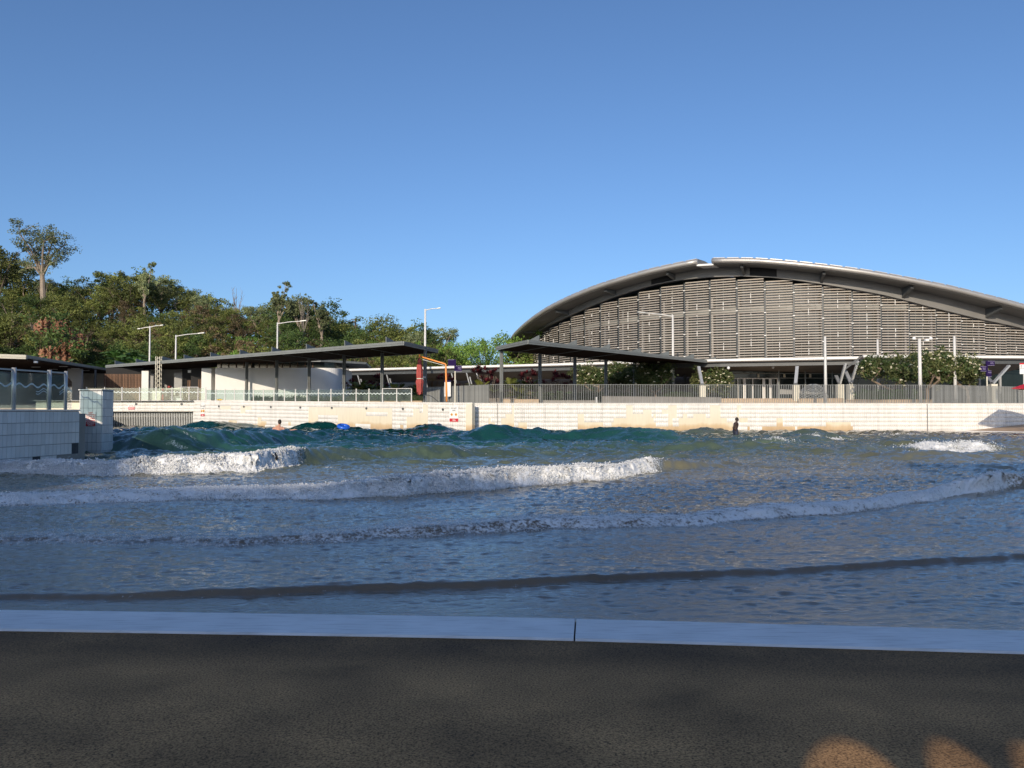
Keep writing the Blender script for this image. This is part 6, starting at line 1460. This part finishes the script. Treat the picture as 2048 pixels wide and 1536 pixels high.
# wading person, facing +x, leaning forward a little; feet at z = 0 of the figure
wx, wy = 14.0, 52.0
t = thing('person', 'wader in dark patterned shorts standing thigh deep by the far wall', 'person', (wx, wy, -.56)); L0 = (wx, wy, -.575)
m_ = MB()
for sy, fx in ((-.10, .12), (.10, -.12)):
    m_.tube([(0 + .02, sy, .92), (fx * .6 + .03, sy, .50), (fx, sy, .08)], [.095, .062, .042], 10); m_.ell((fx + .07, sy, .04), (.13, .05, .04))
m_.tube([(-.01, 0, .88), (.0, 0, 1.02), (.03, 0, 1.18), (.055, 0, 1.34), (.06, 0, 1.42)], [.15, .145, .16, .165, .12], 12); m_.ell((.05, 0, 1.33), (.13, .20, .11)); m_.ell((0, 0, .93), (.125, .165, .11))
m_.tube([(.05, 0, 1.36), (.085, 0, 1.46), (.115, 0, 1.58)], [.085, .072, .07], 10); m_.ell((.125, 0, 1.625), (.098, .075, .12)); m_.ell((.218, 0, 1.60), (.02, .018, .022)); m_.ell((.19, 0, 1.555), (.03, .03, .03))
for sy in (-.078, .078): m_.ell((.115, sy, 1.61), (.02, .012, .03))
# near arm bent back with the hand at the hip, far arm hanging forward
m_.tube([(.03, -.19, 1.36), (-.14, -.26, 1.14), (-.17, -.27, 1.10), (-.04, -.22, .97), (.0, -.19, .94)], [.06, .05, .05, .042, .034], 9)
m_.tube([(.06, .19, 1.36), (.12, .24, 1.10), (.20, .22, .88), (.21, .21, .84)], [.052, .04, .03, .028], 9)
for hx, hy, hz in ((.02, -.18, .92), (.22, .205, .79)):
    m_.ell((hx, hy, hz), (.035, .022, .045))
    for k_ in range(4): m_.tube([(hx - .024 + k_ * .016, hy, hz - .03), (hx - .02 + k_ * .018, hy + .01, hz - .075 - .008 * (k_ in (1, 2)))], [.010, .008], 6)
    m_.tube([(hx + .03, hy, hz + .01), (hx + .055, hy + .01, hz - .03)], [.011, .009], 6)
b_ = place(m_, L0, R(-8)).build('body', M['skindark'], t); remesh(b_, .013, 3)
m_ = MB().ell((.108, 0, 1.66), (.105, .085, .10)); m_.ell((.06, 0, 1.62), (.065, .078, .10)); h_ = place(m_, L0, R(-8)).build('hair', M['hair'], t); remesh(h_, .014, 2)
m_ = MB()
m_.tube([(0, 0, .78), (0, 0, .90), (-.005, 0, 1.0)], [.16, .175, .15], 12)
for sy, fx in ((-.10, .12), (.10, -.12)): m_.tube([(.01, sy, .90), (fx * .45 + .03, sy, .52)], [.12, .105], 12)
s_ = place(m_, L0, R(-8)).build('shorts', M['shorts'], t); remesh(s_, .015, 3)
# swimmer resting on a board, shoulders above the water, seen from behind
sx, sy = XY(557.5, 47.0); zw = wz(sx, sy); sz = zw + .27
t = thing('person', 'bare shouldered swimmer leaning forward with one arm out in the green swell', 'person', (sx, sy, sz)); L0 = (sx, sy, sz - .02)
m_ = MB()
m_.tube([(0, 0, -.5), (0, 0, -.15), (.0, 0, .10), (.02, .02, .22)], [.15, .165, .17, .10], 12); m_.ell((0, 0, .10), (.26, .13, .12)); m_.ell((0, 0, -.06), (.22, .13, .2))
m_.tube([(.02, .02, .22), (.04, .03, .31)], [.06, .055], 8); m_.ell((.05, .04, .42), (.085, .10, .125))
m_.tube([(-.20, 0, .13), (-.34, .02, -.08), (-.28, .1, -.25)], [.065, .052, .04], 9)
m_.tube([(.20, .0, .13), (.36, -.03, .0), (.42, -.02, -.02), (.68, .03, .03), (.78, .05, .05)], [.065, .052, .05, .036, .03], 9); m_.ell((.82, .06, .055), (.05, .03, .02))
for k_ in range(4): m_.tube([(.85, .04 + k_ * .014, .055), (.925 - .01 * (k_ in (0, 3)), .035 + k_ * .018, .045)], [.009, .007], 6)
m_.tube([(.82, .04, .05), (.85, .0, .04)], [.011, .008], 6)
m_.ell((.05, .135, .40), (.018, .02, .025))
for s2 in (-1, 1): m_.ell((.05 + s2 * .082, .03, .40), (.012, .02, .03))
b_ = place(m_, L0, 0, 1.18).build('body', M['skinfair'], t); remesh(b_, .014, 3)
m_ = MB().ell((.05, .025, .445), (.088, .10, .095)); m_.ell((.05, -.03, .40), (.075, .05, .09)); h_ = place(m_, L0, 0, 1.18).build('hair', M['hair2'] if 'hair2' in M else M['hair'], t); remesh(h_, .014, 2)
m_ = MB().tube([(.30, -.07, .10), (.40, -.06, -.01), (.46, -.04, -.06)], .018, 6); place(m_, L0, 0, 1.18).build('leash', M['signblack'], t)
# blue inflatable
rx, ry = XY(687.5, 58.0); rzz = P(687.5, 853.5, 58).z
t = thing('inflatable_ring', 'bright blue inflatable ring floating in the swell near the wall', 'inflatable', (rx, ry, rzz)); m_ = MB(); n1, n2 = 28, 10; vs = []
for i in range(n1):
    a_ = 2 * math.pi * i / n1
    for j in range(n2): b_ = 2 * math.pi * j / n2; rr_ = .34 + .13 * math.cos(b_); vs.append((rr_ * math.cos(a_), rr_ * math.sin(a_), .13 * math.sin(b_)))
q_ = Matrix.Rotation(R(12), 4, 'Y') @ Matrix.Rotation(R(14), 4, 'X')
vs = [tuple(q_ @ Vector(v) + Vector((rx, ry, rzz))) for v in vs]
m_.add(vs, [(i * n2 + j, ((i + 1) % n1) * n2 + j, ((i + 1) % n1) * n2 + (j + 1) % n2, i * n2 + (j + 1) % n2) for i in range(n1) for j in range(n2)]).build('tube', M['blue'], t, smooth=True)
MB().tube([(rx - .1, ry - .05, rzz + .12), (rx - .1, ry - .05, rzz + .2)], .018, 8).build('valve', M['blue'], t)

# ================================================================== UNSEEN OCCLUDERS BEHIND THE VIEWER (added so their shade covers the shallows)
ap = thing('shade_block', 'unseen stepped block behind the viewer, shaped to shade the shallows', 'building', (0, -16, 0))
YB = -45.0
def block(x0, x1, z0, z1, d_=9., name='wing'):
    o = MB().box(((x0 + x1) / 2, YB - d_ / 2, (z0 + z1) / 2), (x1 - x0, d_, z1 - z0)).build(name, M['render'], ap)
    for fz_ in np.arange(z0 + 1.0, z1 - 2.2, 3.1):
        for fx_ in np.arange(x0 + 1., x1 - 2.2, 3.4): MB().box((fx_ + .9, YB + .03, fz_ + .8), (1.6, .05, 1.5)).build('window', M['darkglass'], o)
block(-52, -33, 0, 26.2); block(-33, -27, 0, 23.6); block(-27, -18.5, 0, 20.6); block(-18.5, -11.45, 0, 21.2, 2.); block(-9.55, -6, 0, 21.9, 2.); block(-6, 22, 0, 23.4)  # wing heights stepped to fit the wanted shade edge on the water
block(-11.45, -9.55, 17.3, 21.6, 2., 'gap_slab')  # slab over a gap left open to let sun onto the apron
ap.location = (0, -46, 0)
for ch in ap.children: ch.location.y += 30
# unseen screen added to shape sun patches: light slips under its scalloped valance
mu = thing('gobo', 'red awning with a scalloped valance added unseen to shape the sun patches', 'gobo', (-1.2, -3.2, 0)); vy = -2.4
def val(x):
    if x < -.27: return 1.86
    for c_, h_, w_ in ((-.03, 2.175, .25), (.46, 2.175, .17), (.84, 2.16, .17)):
        if abs(x - c_) < w_: return 1.90 + (h_ - 1.90) * math.sqrt(max(0, 1 - ((x - c_) / w_) ** 2))
    return 1.90
xs = np.linspace(-1.5, 1.9, 171); n_ = len(xs)
vs = [(x, vy, val(x)) for x in xs] + [(x, vy, 2.75) for x in xs]; vs += [(x, y - .02, z_) for x, y, z_ in vs]
fs = [(i, i + 1, n_ + i + 1, n_ + i) for i in range(n_ - 1)] + [(2 * n_ + i + 1, 2 * n_ + i, 3 * n_ + i, 3 * n_ + i + 1) for i in range(n_ - 1)] + [(i + 1, i, 2 * n_ + i, 2 * n_ + i + 1) for i in range(n_ - 1)]
cn = MB().add([(-1.5, -2.4, 2.74), (1.9, -2.4, 2.74), (1.9, -3.95, 2.74), (-1.5, -3.95, 2.74), (.2, -3.2, 3.05)], [(0, 1, 4), (1, 2, 4), (2, 3, 4), (3, 0, 4), (3, 2, 1, 0)]).build('canopy', M['redcloth'], mu)
MB().add(vs, fs).build('cutout', M['redcloth'], cn)
MB().tube([(-1.2, -3.2, 0), (-1.2, -3.2, 2.9)], .03, 10).build('pole', M['whitepost'], mu); MB().lathe((-1.2, -3.2, 0.02), [(.35, 0), (.35, .1), (.06, .16)], 16).build('base', M['greyconc'], mu)
